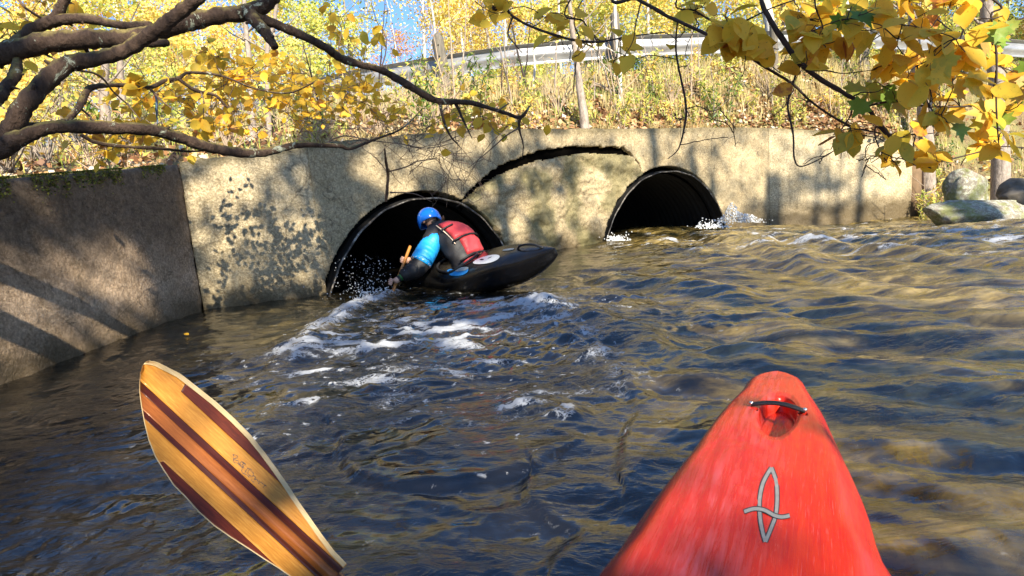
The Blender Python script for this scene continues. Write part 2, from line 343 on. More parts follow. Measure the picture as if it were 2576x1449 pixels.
# ---------------- culvert pipes
M_PIPE = simple('shade_black_steel', (.0045, .004, .004), .75, .4, 8)  # near-black tone paints the shade inside the pipes; bolts share it
mr = N('galvanised_edge'); f = mr.noise(mr.geo(), 9, 5, .7); mr.set(Base_Color=mr.ramp(f, [(.40, (.02, .016, .012)), (.54, (.12, .105, .085)), (.68, (.46, .43, .38))]), Roughness=.45, Metallic=.25); M_RIM = mr.m
def culvert(H, label, seg):
    cs, cz, r = H; c = wpt(cs, cz, 0); a, b = seg; d = (b - a).normalized(); o = Vector((d.y, -d.x, 0)); root = thing('culvert_pipe', label, 'pipe', (c.x, c.y, 0), 'culvert pipes through the headwall')
    nl, na = 240, 96; u = np.linspace(0, 9.0, nl); rr = r + .014*np.sin(u / .068 * 2*np.pi * .5); rr[0:2] = r
    ang = np.linspace(0, 2*np.pi, na, endpoint=False); U, A = np.meshgrid(u, ang, indexing='ij'); R = np.repeat(rr[:, None], na, 1)
    dent = 1 - .012*np.cos(2*A + 1) * np.exp(-U/1.5)
    V = np.stack([c.x - o.x*(U-.05) + d.x*np.cos(A)*R*dent, c.y - o.y*(U-.05) + d.y*np.cos(A)*R*dent, cz + np.sin(A)*R*dent], -1).reshape(-1, 3)
    F = [tuple(q) for q in grid_faces(nl, na, True)]; F.append(tuple((nl-1)*na + k for k in range(na)))  # far end disc added to keep sky light out of the pipe
    sub('barrel', mesh_np('barrel', V, F, [M_PIPE]), root)
    V = [c + d*math.cos(a_)*k_ - o*.27 + Vector((0, 0, math.sin(a_)*k_ + (.05 if k_ > r else 0))) for k_ in (r - .02, r + .34) for a_ in np.linspace(0, 2*math.pi, 64, endpoint=False)]
    V = [Vector((v.x, v.y, min(v.z, cz + r + .30))) for v in V]; mb = MB(); mb.add(V, [tuple(f) for f in grid_faces(2, 64, True)]); sub('leak_block', mb.mesh('leak_block', [M_SHADE_EARTH]), root)  # dark ring added behind the wall to stop light leaking round the pipe
    P = []; R_ = []
    for k in range(181):
        a_ = math.radians(-20 + 220*k/180); w = 1 + .004*math.sin(a_*7) + .003*math.sin(a_*23)
        P.append(c + d*math.cos(a_)*r*w + o*.055 + Vector((0, 0, math.sin(a_)*r*w))); R_.append(.011 + .006*math.sin(a_*3+1)**2 + random.uniform(-.002, .002))
    mb = MB(); mb.add(*tube(P, R_, 6)); sub('rim', mb.mesh('rim', [M_RIM]), root)
    return root
culvert(H1, 'dark corrugated culvert pipe the kayaker is entering, with pale steel rim', (WC, WM))
culvert(H2, 'empty dark corrugated culvert pipe right of the paddler, with no one in it', (WM, WD))

# ---------------- bank, road and hill behind the wall
RAILX = [-1400, -500, -200, 250, 560, 880, 1110, 1300, 1600, 2000, 2240, 2576, 3400]
RAILY = [700, 460, 400, 330, 263, 185, 147, 120, 96, 84, 82, 108, 200]; RAILD = [20, 24, 24, 21, 18.3, 15.9, 14.9, 14.5, 14.6, 15.4, 16.2, 18.0, 19]
RD = sorted(zip(RAILX, RAILY, RAILD))
def rail_top(x):
    y = np.interp(x, RAILX, RAILY); D = np.interp(x, RAILX, RAILD)
    if x > 2576 or x < -200:
        e = rail_top(2576) if x > 2576 else rail_top(-200); return e + (Vector((.012, .004, -.0006)) if x > 2576 else Vector((.02, .006, .0002))) * (x - (2576 if x > 2576 else -200))
    return at(x, y, D)
GDROP = .82
st = [(Vector((-3.9, -9, 1.0)), -1400), (WA + Vector((-.35, 0, 1.1)), -900), (WB0 + Vector((-.35, 0, TOP['B0'] - .1)), -350), (WBk + Vector((-.35, .2, TOP['B'] - .06)), 330),
      (WC + Vector((-.15, .35, TOP['C'] - .06)), 620)]
for s_, x_ in ((LM*.3, 820), (LM*.6, 1080), (LM*.95, 1330), (LM + LD*.5, 1700), (LM + LD, 2000)):
    zz = np.interp(s_, [t[0] for t in tp], [t[1] for t in tp]); st.append((wpt(s_, zz - .04, -.34), x_))
dE = (WE - WD).normalized()
st += [(WD + dE*LE*.55 + Vector((0, .34, 1.86)), 2130), (WE + Vector((.1, .34, hz(WD, WE, 2288, 349) - .05)), 2270), (WE + Vector((.25, .1, -.5)), 2330),
       (at(2345, 566, 11.2) + Vector((0, .1, -.25)), 2400), (at(2560, 585, 9.6) + Vector((0, 0, -.3)), 2700), (Vector((12.5, 6, -.5)), 3300), (Vector((18, -4, -.3)), 4300), (Vector((22, -14, -.3)), 5500)]
cum = [0]
for (a, _), (b, _) in zip(st, st[1:]): cum.append(cum[-1] + max(.25, (b - a).length))
cum = np.array(cum); CE = cum[-7]; stP = np.array([[*p] for p, _ in st]); stX = np.array([x for _, x in st], float)
def bank_np(s, t):
    """s along the wall, t: 0 wall top, 1 rail line, beyond in metres behind the rail"""
    s = np.asarray(s, float); t = np.asarray(t, float)
    P = np.stack([np.interp(s, cum, stP[:, k]) for k in range(3)], -1); xs = np.interp(s, cum, stX)
    lut = np.linspace(-1400, 5500, 500); RL = LUT
    Q = np.stack([np.interp(xs, lut, RL[:, k]) for k in range(3)], -1); Q[..., 2] -= GDROP
    d = Q - P; dl = np.hypot(d[..., 0], d[..., 1]) + 1e-6; dirx = d[..., 0]/dl; diry = d[..., 1]/dl
    tt = np.clip(t, 0, 1); ex = np.maximum(t - 1, 0)
    xp = 1 + 1.1*sst(CE - .3, CE + .5, s); prof = tt**xp + .10*np.sin(tt*np.pi)*(2.1 - xp)/1.1
    X = P[..., 0] + d[..., 0]*tt + dirx*ex; Y = P[..., 1] + d[..., 1]*tt + diry*ex
    Z = P[..., 2] + d[..., 2]*np.clip(prof, 0, 1.02)
    Z = Z + (.09*fbm(X*.8, Y*.8, 3, 5) + .04*fbm(X*4, Y*4, 2, 8)) * np.sin(np.clip(tt, .0, 1)*np.pi)**.6
    hill = sst(8, 60, ex)*9 + np.maximum(ex - 10, 0)*.04
    Z = Z + hill + np.where(ex > 7, (.35*fbm(X*.15, Y*.15, 3, 15))*sst(7, 12, ex), 0) - .25*sst(.3, .9, ex)*sst(9, 7.5, ex)*0
    return X, Y, Z
LUT = np.array([[*rail_top(x)] for x in np.linspace(-1400, 5500, 500)])
ss = np.unique(np.concatenate([np.linspace(0, cum[-1], 420), cum])); tv = np.concatenate([np.linspace(0, 1, 70), 1 + np.geomspace(.3, 75, 60)])
Sg, Tg = np.meshgrid(ss, tv, indexing='ij'); X, Y, Z = bank_np(Sg, Tg)
mg = N('leaf_strewn_bank'); p = mg.geo(); a_ = mg.noise(p, 1.1, 4); b_ = mg.noise(p, 22, 5, .75); c_ = mg.vor(p, 16)
col = mg.ramp(b_, [(.25, (.05, .032, .016)), (.45, (.13, .085, .04)), (.6, (.25, .17, .08)), (.8, (.36, .28, .14))])
col = mg.mix(mg.ramp(a_, [(.42, 0.), (.62, 1.)]), col, mg.mix(b_, (.10, .11, .03), (.34, .31, .10))); col = mg.mix(mg.math('MULTIPLY', mg.ramp(c_, [(.0, 1.), (.25, 0.)]), .5), col, (.48, .24, .06))
mg.set(Base_Color=col, Roughness=.9); mg.bump(b_, .9, .06)
tag(link('bank_ground', mesh_np('bank_ground', np.stack([X, Y, Z], -1), grid_faces(len(ss), len(tv)), [mg.m])), 'leaf strewn earth bank rising from the wall to the road', kind='structure')
# road
ms_ = N('asphalt'); ms_.set(Base_Color=ms_.mix(ms_.noise(ms_.geo(), 60, 4), (.05, .05, .05), (.085, .08, .075)), Roughness=.85)
tv2 = np.array([1.9, 3, 4.5, 6, 7.2]); Sg, Tg = np.meshgrid(ss, tv2, indexing='ij'); X, Y, Z = bank_np(Sg, Tg); 
me = mesh_np('road', np.stack([X, Y, Z + .03], -1), grid_faces(len(ss), len(tv2)), [ms_.m]); tag(link('road', me), 'asphalt road along the top of the bank', kind='structure')

# ---------------- guardrail
M_STEEL = N('weathered_guardrail_steel'); f = M_STEEL.noise(M_STEEL.mapv(M_STEEL.geo(), (1, 1, 5)), 1.6, 5, .7)
M_STEEL.set(Base_Color=M_STEEL.ramp(f, [(.3, (.20, .20, .20)), (.7, (.42, .42, .42))]), Roughness=.38, Metallic=.4); M_STEEL = M_STEEL.m
def wood_mat(name, a, b):
    m = N(name); g = m.noise(m.mapv(m.geo(), (28, 28, 2.2)), 1.5, 6, .7); m.set(Base_Color=m.ramp(g, [(.3, a), (.65, b)]), Roughness=.85); m.bump(g, .7, .01); return m.m
M_POST = wood_mat('grey_weathered_post', (.05, .042, .032), (.20, .175, .135))
prof = [(-.03, .25), (.0, .24), (.03, .235), (.085, .19), (.09, .15), (.02, .06), (0, .02), (0, -.02), (.02, -.06), (.09, -.15), (.085, -.19), (.03, -.235), (0, -.24)]
def rail_run(x0, x1, name, n=60):
    V = []; P = [rail_top(x) for x in np.linspace(x0, x1, n)]
    for i, p in enumerate(P):
        d = (P[min(i+1, n-1)] - P[max(i-1, 0)]); d.z = 0; d.normalize(); o = Vector((-d.y, d.x, 0))
        for (w, h) in prof: V.append(p + o*(-.03 + w*.9) + Vector((0, 0, h - .19)))
    k = len(prof); V2 = V + [v + Vector((0, 0, 0)) for v in V]
    m = mesh_np('rail_beam', V, grid_faces(n, k), [M_STEEL]); return m
rail = thing('guardrail', 'pale steel guardrail running along the top of the bank', 'guardrail', tuple(rail_top(1300) - Vector((0, 0, GDROP))))
for x0, x1 in ((-900, 330), (326, 905), (900, 1303), (1298, 1642), (1638, 2004), (2000, 2403), (2398, 3400)):
    o = sub('rail_beam', rail_run(x0, x1, ''), rail); sm = o.modifiers.new('thickness', 'SOLIDIFY'); sm.thickness = .006
def post(x, ytop, r, tall, lean=0, label=None):
    b = rail_top(x) + Vector((-.02, -.26, -GDROP - .3)); a = Vector((b.x - lean, b.y, at(x, ytop, b.y).z)); mb = MB(); P, R = smooth_path([b, (a+b)/2, a - Vector((0, 0, .02)), a], [r*1.03, r, r*.96, r*.84], 5, .015, .02)
    mb.add(*tube(P, R, 14)); 
    o = sub('post', mb.mesh('post', [M_POST]), rail)
    if label: o['label'] = label
    for dz in (.16, .42):
        mb = MB(); c = a + Vector((.015, -r, -dz)); mb.add(*tube([c + Vector((0, .02, 0)), c - Vector((0, .008, 0))], [.018, .018], 10)); sub('bolt', mb.mesh('bolt', [M_PIPE]), o)
post(1122, 98, .15, 1.1, .12, 'thick grey leaning timber post in front of the beam'); post(1546, 40, .11, 1); post(1936, 66, .10, 1); post(2163, 56, .11, 1)
mb = MB(); c = rail_top(2238) + Vector((0, -.1, -.35)); mb.add(*box(c, .10, .09, 1.1)); sub('steel_post', mb.mesh('steel_post', [M_STEEL], False), rail)
for xx in (380, 760, 2420):
    post(xx, float(np.interp(xx, RAILX, RAILY)) - 8, .10, 1)
# ---------------- the river
def poly_dist(X, Y, pts):
    best = np.full(X.shape, 1e9); par = np.zeros(X.shape); n = len(pts) - 1; side = np.zeros(X.shape)
    for i in range(n):
        ax, ay = pts[i][0], pts[i][1]; bx, by = pts[i+1][0], pts[i+1][1]; ll = (bx-ax)**2 + (by-ay)**2
        t = np.clip(((X-ax)*(bx-ax) + (Y-ay)*(by-ay))/ll, 0, 1); d = np.hypot(X-ax-t*(bx-ax), Y-ay-t*(by-ay)); m = d < best
        best = np.where(m, d, best); par = np.where(m, (i + t)/n, par); side = np.where(m, np.sign((bx-ax)*(Y-ay) - (by-ay)*(X-ax)), side)
    return best, par, side
g2 = lambda pts: [gp(*p)[:2] for p in pts]
WAKE_L = g2([(985, 745), (900, 775), (835, 815), (785, 850), (735, 905)]); WAKE_R = g2([(1330, 765), (1400, 790), (1450, 835), (1520, 900), (1580, 960)])
EDDY = g2([(830, 1075), (860, 1120), (862, 1180), (900, 1215), (1000, 1235), (1120, 1230), (1230, 1205), (1330, 1190), (1385, 1160)])
EDDY2 = g2([(1330, 1200), (1325, 1260), (1370, 1310), (1440, 1350), (1400, 1420)]); EDDY3 = g2([(1570, 960), (1590, 1040), (1560, 1120), (1560, 1190)])
CREST = g2([(1290, 1020), (1340, 1030), (1390, 1045), (1425, 1045)])
FOAM = [(905, 852, .45, .13, .9), (1000, 872, .5, .10, .8), (1130, 868, .5, .18, 1.0), (1180, 822, .55, .24, .95), (1060, 830, .5, .2, .7), (1100, 790, .8, .4, .35), (960, 935, .8, .35, .25), (820, 942, .18, .06, 1.0), (770, 1027, .14, .04, .8),
        (1010, 1055, .14, .05, .7), (1350, 1000, .32, .2, .40), (1020, 960, .3, .09, .5), (900, 800, .5, .28, .30), (1400, 775, .3, .2, .40), (1270, 1060, .5, .25, .2), (860, 885, .5, .2, .6), (1240, 770, .5, .3, .4),
        (1545, 603, .35, .25, .6), (1640, 612, .9, .35, .35), (1800, 600, 1.2, .35, .45), (1880, 560, .5, .25, .8), (2120, 600, 1.6, .35, .5), (2330, 590, 1.3, .35, .55), (2500, 600, 1.3, .4, .6), (2250, 625, 1.2, .3, .35), (2060, 610, 1.0, .3, .3),
        (2010, 578, 1.3, .3, .3), (2450, 640, 1.0, .2, .35), (1700, 660, 1.2, .2, .15)]
WAVES = [g2([(1760, 590), (1900, 612), (2010, 640), (2100, 690), (2300, 740), (2576, 775)]), g2([(1960, 590), (2120, 620), (2300, 640), (2576, 668)]), g2([(1560, 690), (1750, 740), (1900, 800), (2050, 850)]),
         g2([(1860, 660), (2000, 672), (2060, 610)]), g2([(1800, 880), (2000, 900), (2200, 930), (2576, 960)]), g2([(1480, 800), (1640, 860), (1760, 930)]), g2([(2150, 600), (2350, 612), (2576, 640)])]
def water(X, Y):
    r = np.hypot(X, Y); theta = math.radians(-18); c, s = math.cos(theta), math.sin(theta); U = X*c + Y*s; Vv = -X*s + Y*c
    wx = X + .25*pn(X*.9, Y*.9, 91); wy = Y + .25*pn(X*.9, Y*.9, 92)
    right = sst(.02, .30, (X - .1)/(Y + .6)); turb = np.exp(-((X + .5)**2/3.2 + (Y - 4.4)**2/5.0)); rap = sst(1.0, 3.0, X)*sst(6.2, 8.0, Y)
    left = sst(-.45, -.75, X/(Y + .4))
    h = .028*pn(wx*.75, wy*.9, 1)*(1 + .8*turb + 1.4*rap)*(1 - .5*left)
    h += .026*pn(U*1.0 + .3*pn(X, Y, 7), Vv*3.4, 2)*(.25 + right)*(1 - .4*left)
    h += .016*pn(U*2.4 + .4*pn(X*1.7, Y*1.7, 8), Vv*6.5, 3)*(.4 + right)
    h += .018*(1 - 2*np.abs(pn(wx*2.6, wy*3.2, 4)))*(.25 + .9*turb + 1.2*rap)*(1 - .6*left)
    h += .0085*(1 - 2*np.abs(pn(wx*6 + .3*pn(X*3, Y*3, 9), wy*8, 5)))*(.35 + .8*turb + 1.0*rap)
    h += .0034*(1 - 2*np.abs(pn(wx*14, wy*19, 6)))*(.6 + .6*turb) + .0012*pn(wx*34, wy*46, 10)
    foam = np.zeros_like(X); ln = fbm(X*3.4 + .5*pn(X*6, Y*6, 33), Y*5.2, 4, 30); jit = .06*fbm(X*5, Y*5, 2, 41)
    for pts, hh, wd, fo in ((WAKE_L, .060, .12, 1.0), (WAKE_R, .045, .13, .45)):
        d, p, sd = poly_dist(X + jit, Y + jit*.5, pts); e = np.exp(-(d/wd)**2)*(1 - .55*p); h += hh*e + .03*e*fbm(X*9, Y*9, 2, 50); foam += fo*np.exp(-(d/(wd*.9))**2)*(.75 - .3*p + .5*ln)
        h += .02*np.exp(-(d/.3)**2)
    for pts, hh in ((EDDY, .013), (EDDY2, .012), (EDDY3, .012)):
        d, p, sd = poly_dist(X + jit*.5, Y + jit*.3, pts); h += hh*np.tanh(sd*d/.02)*np.exp(-(d/.12)**2) ; foam += .18*np.exp(-(d/.012)**2)*(ln > .1)
    d, p, sd = poly_dist(X, Y, CREST); h += .028*np.exp(-(d/.08)**2)*(1 + .5*fbm(X*12, Y*12, 2, 60)); foam += .55*np.exp(-(d/.07)**2)*(.5 + ln)
    for k, pts in enumerate(WAVES):
        d, p, sd = poly_dist(X + .25*pn(X*1.4, Y*1.4, 70+k), Y + .2*pn(X*1.4, Y*1.4, 80+k), pts); h += (.070 - .02*p)*np.exp(-(d/(.20))**2)*(.7 + .5*pn(X*1.3, Y*1.3, 77)); h -= .02*np.exp(-((d-.35)/.15)**2); foam += .16*np.exp(-(d/.08)**2)*np.maximum(0, ln + .1)*2*rap
    for (x, y, a, b, w) in FOAM:
        g = gp(x, y); e = np.exp(-(((X-g.x)/a)**2 + ((Y-g.y)/b)**2)); foam += w*e*np.clip(.35 + 2.0*ln, 0, 1.5); h += .010*w*e*(1 + 1.2*fbm(X*7, Y*7, 2, 66))
    foam += .55*rap*np.clip(fbm(X*1.6, Y*3.6, 4, 36) - .42, 0, 1)*2.2
    # specks and short foam streaks carried about the pool
    sp = pn(X*16, Y*24, 38); foam += .9*(sp > .60)*np.clip(.12 + turb*.55 + rap*.25, 0, 1) + .6*turb*np.clip(fbm(X*2.2 + .6*pn(X*4, Y*4, 34), Y*4.6, 4, 37) - .05, 0, 1)
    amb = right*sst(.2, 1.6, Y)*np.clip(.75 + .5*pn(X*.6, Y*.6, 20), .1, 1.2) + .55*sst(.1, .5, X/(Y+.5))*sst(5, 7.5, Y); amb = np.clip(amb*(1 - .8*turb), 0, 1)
    amb = np.maximum(amb, .5*np.exp(-((X + 2.0)**2/.7 + (Y - 5.2)**2/1.4)))  # golden patch paints the sunlit wall's reflection into the water colour
    h -= .33*sst(3.2, 8.5, X)*sst(6.5, 12.5, Y)
    return h, np.clip(foam, 0, 1.3), amb
ys = np.concatenate([np.linspace(-9, -.2, 24), [0]]); y = .04; rows = list(ys)
while y < 17.5: rows.append(y); y += .0085 + .0024*y
rows = np.array(rows); u = np.linspace(-1, 1, 1000); u = np.sign(u)*np.abs(u)**1.25
Yg = np.repeat(rows[:, None], len(u), 1); Wd = 4.0 + np.abs(Yg)*.98; Wd[Yg < 0] = 4.0 + np.abs(Yg[Yg < 0])*2.5; Xg = u[None]*Wd + Yg*.12
h, foam, amb = water(Xg, Yg); 
V = np.stack([Xg, Yg, h], -1); print('water verts', V.size//3)
mw = N('river_water'); p = mw.geo()
flow = mw.mapv(p, (1.0, 3.2, 1), (0, 0, math.radians(14)))
n1 = mw.noise(flow, 1.7, 5, .6, 1.2); n2 = mw.noise(p, 9, 5, .65, 1.0)
bed = mw.ramp(n1, [(.36, (.022, .016, .005)), (.50, (.13, .092, .026)), (.66, (.36, .26, .085))])
bed = mw.mix(mw.math('MULTIPLY', mw.ramp(n2, [(.35, 1.), (.55, 0.)]), .5), bed, (.035, .026, .010))
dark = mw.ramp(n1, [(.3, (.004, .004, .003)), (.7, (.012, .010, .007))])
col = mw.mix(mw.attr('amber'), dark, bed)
fl = mw.noise(p, 26, 6, .75, .5); fa = mw.math('ADD', mw.attr('foam'), mw.math('MULTIPLY', mw.math('SUBTRACT', fl, .5), 1.3))
fm = mw.ramp(fa, [(.75, 0.), (1.2, 1.)])
dn = mw.n('TexNoise'); mw.l(p, dn.inputs['Vector']); dn.inputs['Scale'].default_value = 9; dn.inputs['Detail'].default_value = 4
vm = mw.n('VectorMath', operation='MULTIPLY_ADD'); mw.l(dn.outputs['Color'], vm.inputs[0]); vm.inputs[1].default_value = (.16, .16, 0); mw.l(p, vm.inputs[2]); lp_ = mw.mapv(vm.outputs[0], (1, 1.5, 0))
ed = mw.math('MINIMUM', mw.vor(lp_, 13, 'DISTANCE_TO_EDGE'), mw.math('MULTIPLY', mw.vor(lp_, 37, 'DISTANCE_TO_EDGE'), 1.3))
lace = mw.math('SUBTRACT', mw.math('MULTIPLY', fa, .26), ed); lace = mw.ramp(lace, [(.0, 0.), (.10, 1.)]); fm = mw.math('MAXIMUM', fm, mw.math('MULTIPLY', lace, mw.ramp(mw.attr('foam'), [(.06, 0.), (.40, .9)])))
cell = mw.vor(p, 85); fm = mw.math('MULTIPLY', fm, mw.ramp(cell, [(.0, .35), (.35, 1.)]))
mw.set(Base_Color=mw.mix(fm, col, (.44, .45, .46)), Roughness=mw.mix(fm, (.045,)*3, (.5,)*3), IOR=1.55, Specular_IOR_Level=1.0)
hb = mw.math('ADD', mw.math('MULTIPLY', mw.noise(mw.mapv(p, (1, 2.6, 1), (0, 0, .2)), 6, 5, .58, 1.4), 1.0), mw.math('ADD', mw.math('MULTIPLY', mw.noise(mw.mapv(p, (1, 2.0, 1)), 26, 4, .55, 1.0), .22), mw.math('MULTIPLY', fm, .2)))
rd = mw.ridge(mw.mapv(p, (1, 2.3, 1), (0, 0, .1)), 7, 3, .55, .8); rd2 = mw.ridge(mw.mapv(p, (1, 2.0, 1), (0, 0, -.25)), 19, 2, .5, .8)
hb = mw.math('ADD', mw.math('MULTIPLY', hb, .5), mw.math('ADD', mw.math('MULTIPLY', rd, .32), mw.math('MULTIPLY', rd2, .13)))
calm = mw.ramp(mw.noise(mw.mapv(p, (1, 1.8, 1)), .9, 3, .5, .8), [(.42, .18), (.60, 1.)]); hb = mw.math('MULTIPLY', hb, calm)
mw.bump(hb, .60, .028)
me = mesh_np('river_water', V, grid_faces(len(rows), len(u)), [mw.m], True, None, {'foam': ('POINT', foam.ravel()), 'amber': ('POINT', amb.ravel())})
tag(link('river_water', me), 'dark rippled river water swirling out from the culverts', kind='structure')
def wz(x, y): return float(water(np.array([[x]]), np.array([[y]]))[0][0, 0])
# far bed and banks keep the water from ending in the air
mb = MB(); mb.add([(-40, -40, -.9), (40, -40, -.9), (40, 20, -.9), (-40, 20, -.9)], [(0, 1, 2, 3)]); tag(link('riverbed', mb.mesh('riverbed', [M_SHADE_EARTH])), 'dark riverbed under the water', kind='structure')
# the near bank behind the camera, where the shading trees stand
Xg, Yg = np.meshgrid(np.linspace(-45, 45, 90), np.linspace(-60, -4.2, 70), indexing='ij'); Zg = np.minimum(.9, (-4.6 - Yg)*.5) + .2*fbm(Xg*.3, Yg*.3, 3, 19) + np.maximum(0, -Yg - 8)*.05 - .15
tag(link('near_bank', mesh_np('near_bank', np.stack([Xg, Yg, Zg], -1), grid_faces(90, 70), [mg.m])), 'near river bank behind the boats', kind='structure')

# splashes: clots of white water thrown up at the culvert mouths
mf = N('white_water'); mf.set(Base_Color=(.80, .82, .84), Roughness=.3, Transmission_Weight=.25, IOR=1.33); M_FOAM = mf.m
bm = bmesh.new(); bmesh.ops.create_icosphere(bm, subdivisions=1, radius=1); IV = np.array([v.co[:] for v in bm.verts]); IF = np.array([[v.index for v in f.verts] for f in bm.faces]); bm.free()
def drops(name, pos, scale, label):
    pos = np.asarray(pos); n = len(pos); sc = np.asarray(scale)[:, None]*RNG.uniform(.6, 1.5, (n, 3)); V, F = scatter_np(IV, IF, pos, RNG.normal(size=(n, 3)), RNG.uniform(0, 6, n), sc)
    return tag(link(name, mesh_np(name, V, F, [M_FOAM])), label, 'splash', kind='stuff')
P = []; S = []
for i in range(420):
    x = random.gauss(920, 45); y = 640 + random.random()**.7*130; q = at(x, y, 6.25 + random.uniform(-.25, .35)); 
    if q.z > .03: P.append(q); S.append(random.choice([.002, .003, .004, .006]))
for i in range(240):
    x = random.gauss(935, 26); y = 752 - abs(random.gauss(0, 13)); P.append(at(x, y, 6.1)); S.append(random.uniform(.004, .011))
drops('paddle_splash', P, S, 'droplets flying off the paddle stroke at the culvert mouth')
P = []; S = []
for i in range(900):
    x = random.gauss(1858, 26); top = 552 - 42*math.exp(-((x-1840)/18)**2) - 14*math.exp(-((x-1880)/25)**2); y = 560 - abs(random.random())*(560 - top); P.append(at(x, y, 11.4 + random.uniform(-.2, .2))); S.append(random.uniform(.004, .015))
for i in range(160):
    x = random.gauss(1790, 22); y = 575 - abs(random.gauss(0, 9)); P.append(at(x, y, 11.2)); S.append(random.uniform(.006, .02))
drops('wall_splash', P, S, 'white burst of water thrown against the wall right of the empty culvert')
P = []; S = []
for i in range(130): P.append(at(random.gauss(1553, 14), 606 - abs(random.gauss(0, 7)), 10.4)); S.append(random.uniform(.006, .018))
drops('culvert_splash', P, S, 'small curl of white water at the left foot of the empty culvert')
# ================================================================== VEGETATION
from mathutils.kdtree import KDTree
_ss = np.linspace(0, cum[-1], 260); _tv = np.concatenate([np.linspace(0, 1, 40), 1 + np.geomspace(.3, 75, 70)]); _S, _T = np.meshgrid(_ss, _tv, indexing='ij'); _X, _Y, _Z = bank_np(_S, _T)
_kd = KDTree(_X.size)
for i, (x, y) in enumerate(zip(_X.ravel(), _Y.ravel())): _kd.insert((x, y, 0), i)
_kd.balance(); _Zr = _Z.ravel()
def ground(x, y): return float(_Zr[_kd.find((x, y, 0))[1]])
YEL = [(0, (.52, .50, .12)), (.25, (.80, .66, .16)), (.6, (.92, .70, .17)), (.85, (.88, .55, .12)), (1, (.60, .28, .06))]
M_LY = leaf_mat('yellow_leaf', YEL); M_LYG = leaf_mat('yellow_green_leaf', [(0, (.13, .22, .035)), (.4, (.48, .54, .10)), (.8, (.80, .70, .16)), (1, (.85, .58, .12))])
M_LG = leaf_mat('green_leaf', [(0, (.035, .085, .018)), (.5, (.10, .19, .03)), (1, (.30, .36, .06))]); M_LO = leaf_mat('orange_leaf', [(0, (.62, .45, .10)), (.5, (.66, .33, .07)), (1, (.45, .14, .04))])
M_LITTER = leaf_mat('fallen_leaf', [(0, (.10, .05, .025)), (.35, (.26, .12, .05)), (.6, (.40, .23, .10)), (.8, (.52, .38, .17)), (1, (.50, .46, .40))], trans=.1)
M_STRAW = leaf_mat('dry_grass', [(0, (.12, .12, .04)), (.3, (.32, .24, .09)), (.7, (.52, .40, .17)), (1, (.68, .56, .30))], trans=.2)
def bark(name, a, b, lich=.3, sc=1.0):
    m = N(name); p = m.geo(); g = m.noise(m.mapv(p, (1, 1, .5)), 26*sc, 6, .7); col = m.ramp(g, [(.3, a), (.68, b)])
    lc = m.noise(p, 9*sc, 5, .75, .5); lm = m.ramp(lc, [(.66 - lich*.08, 0.), (.70 - lich*.08, 1.)])
    n = m.n('NewGeometry').outputs['Normal']; sx = m.n('SeparateXYZ'); m.l(n, sx.inputs[0]); upm = m.math('MULTIPLY', sx.outputs[2], .85, True)
    moss = m.ramp(m.math('ADD', upm, m.math('MULTIPLY', m.math('SUBTRACT', m.noise(p, 14*sc, 5, .7), .5), 1.6)), [(.34, 0.), (.9, 1.)])
    col = m.mix(m.math('MULTIPLY', moss, lich), col, m.mix(m.noise(p, 60*sc, 3), (.07, .06, .015), (.42, .33, .11))); col = m.mix(m.math('MULTIPLY', lm, lich), col, (.40, .43, .33))
    m.set(Base_Color=col, Roughness=.85, Specular_IOR_Level=.25); m.bump(m.math('ADD', g, m.math('MULTIPLY', lc, .6)), 1.0, .022); return m.m
M_BARK = bark('mossy_brown_bark', (.022, .013, .010), (.095, .060, .042), .8); M_TWIG = simple('twig_bark', (.035, .021, .016), .8, .5, 40); M_PALE = bark('pale_grey_bark', (.34, .30, .25), (.74, .70, .63), .25, .5)
M_GREY = bark('grey_ridged_bark', (.16, .125, .10), (.42, .35, .29), .35, .6); M_PTWIG = simple('pale_twig', (.36, .27, .19), .85, .4, 30)

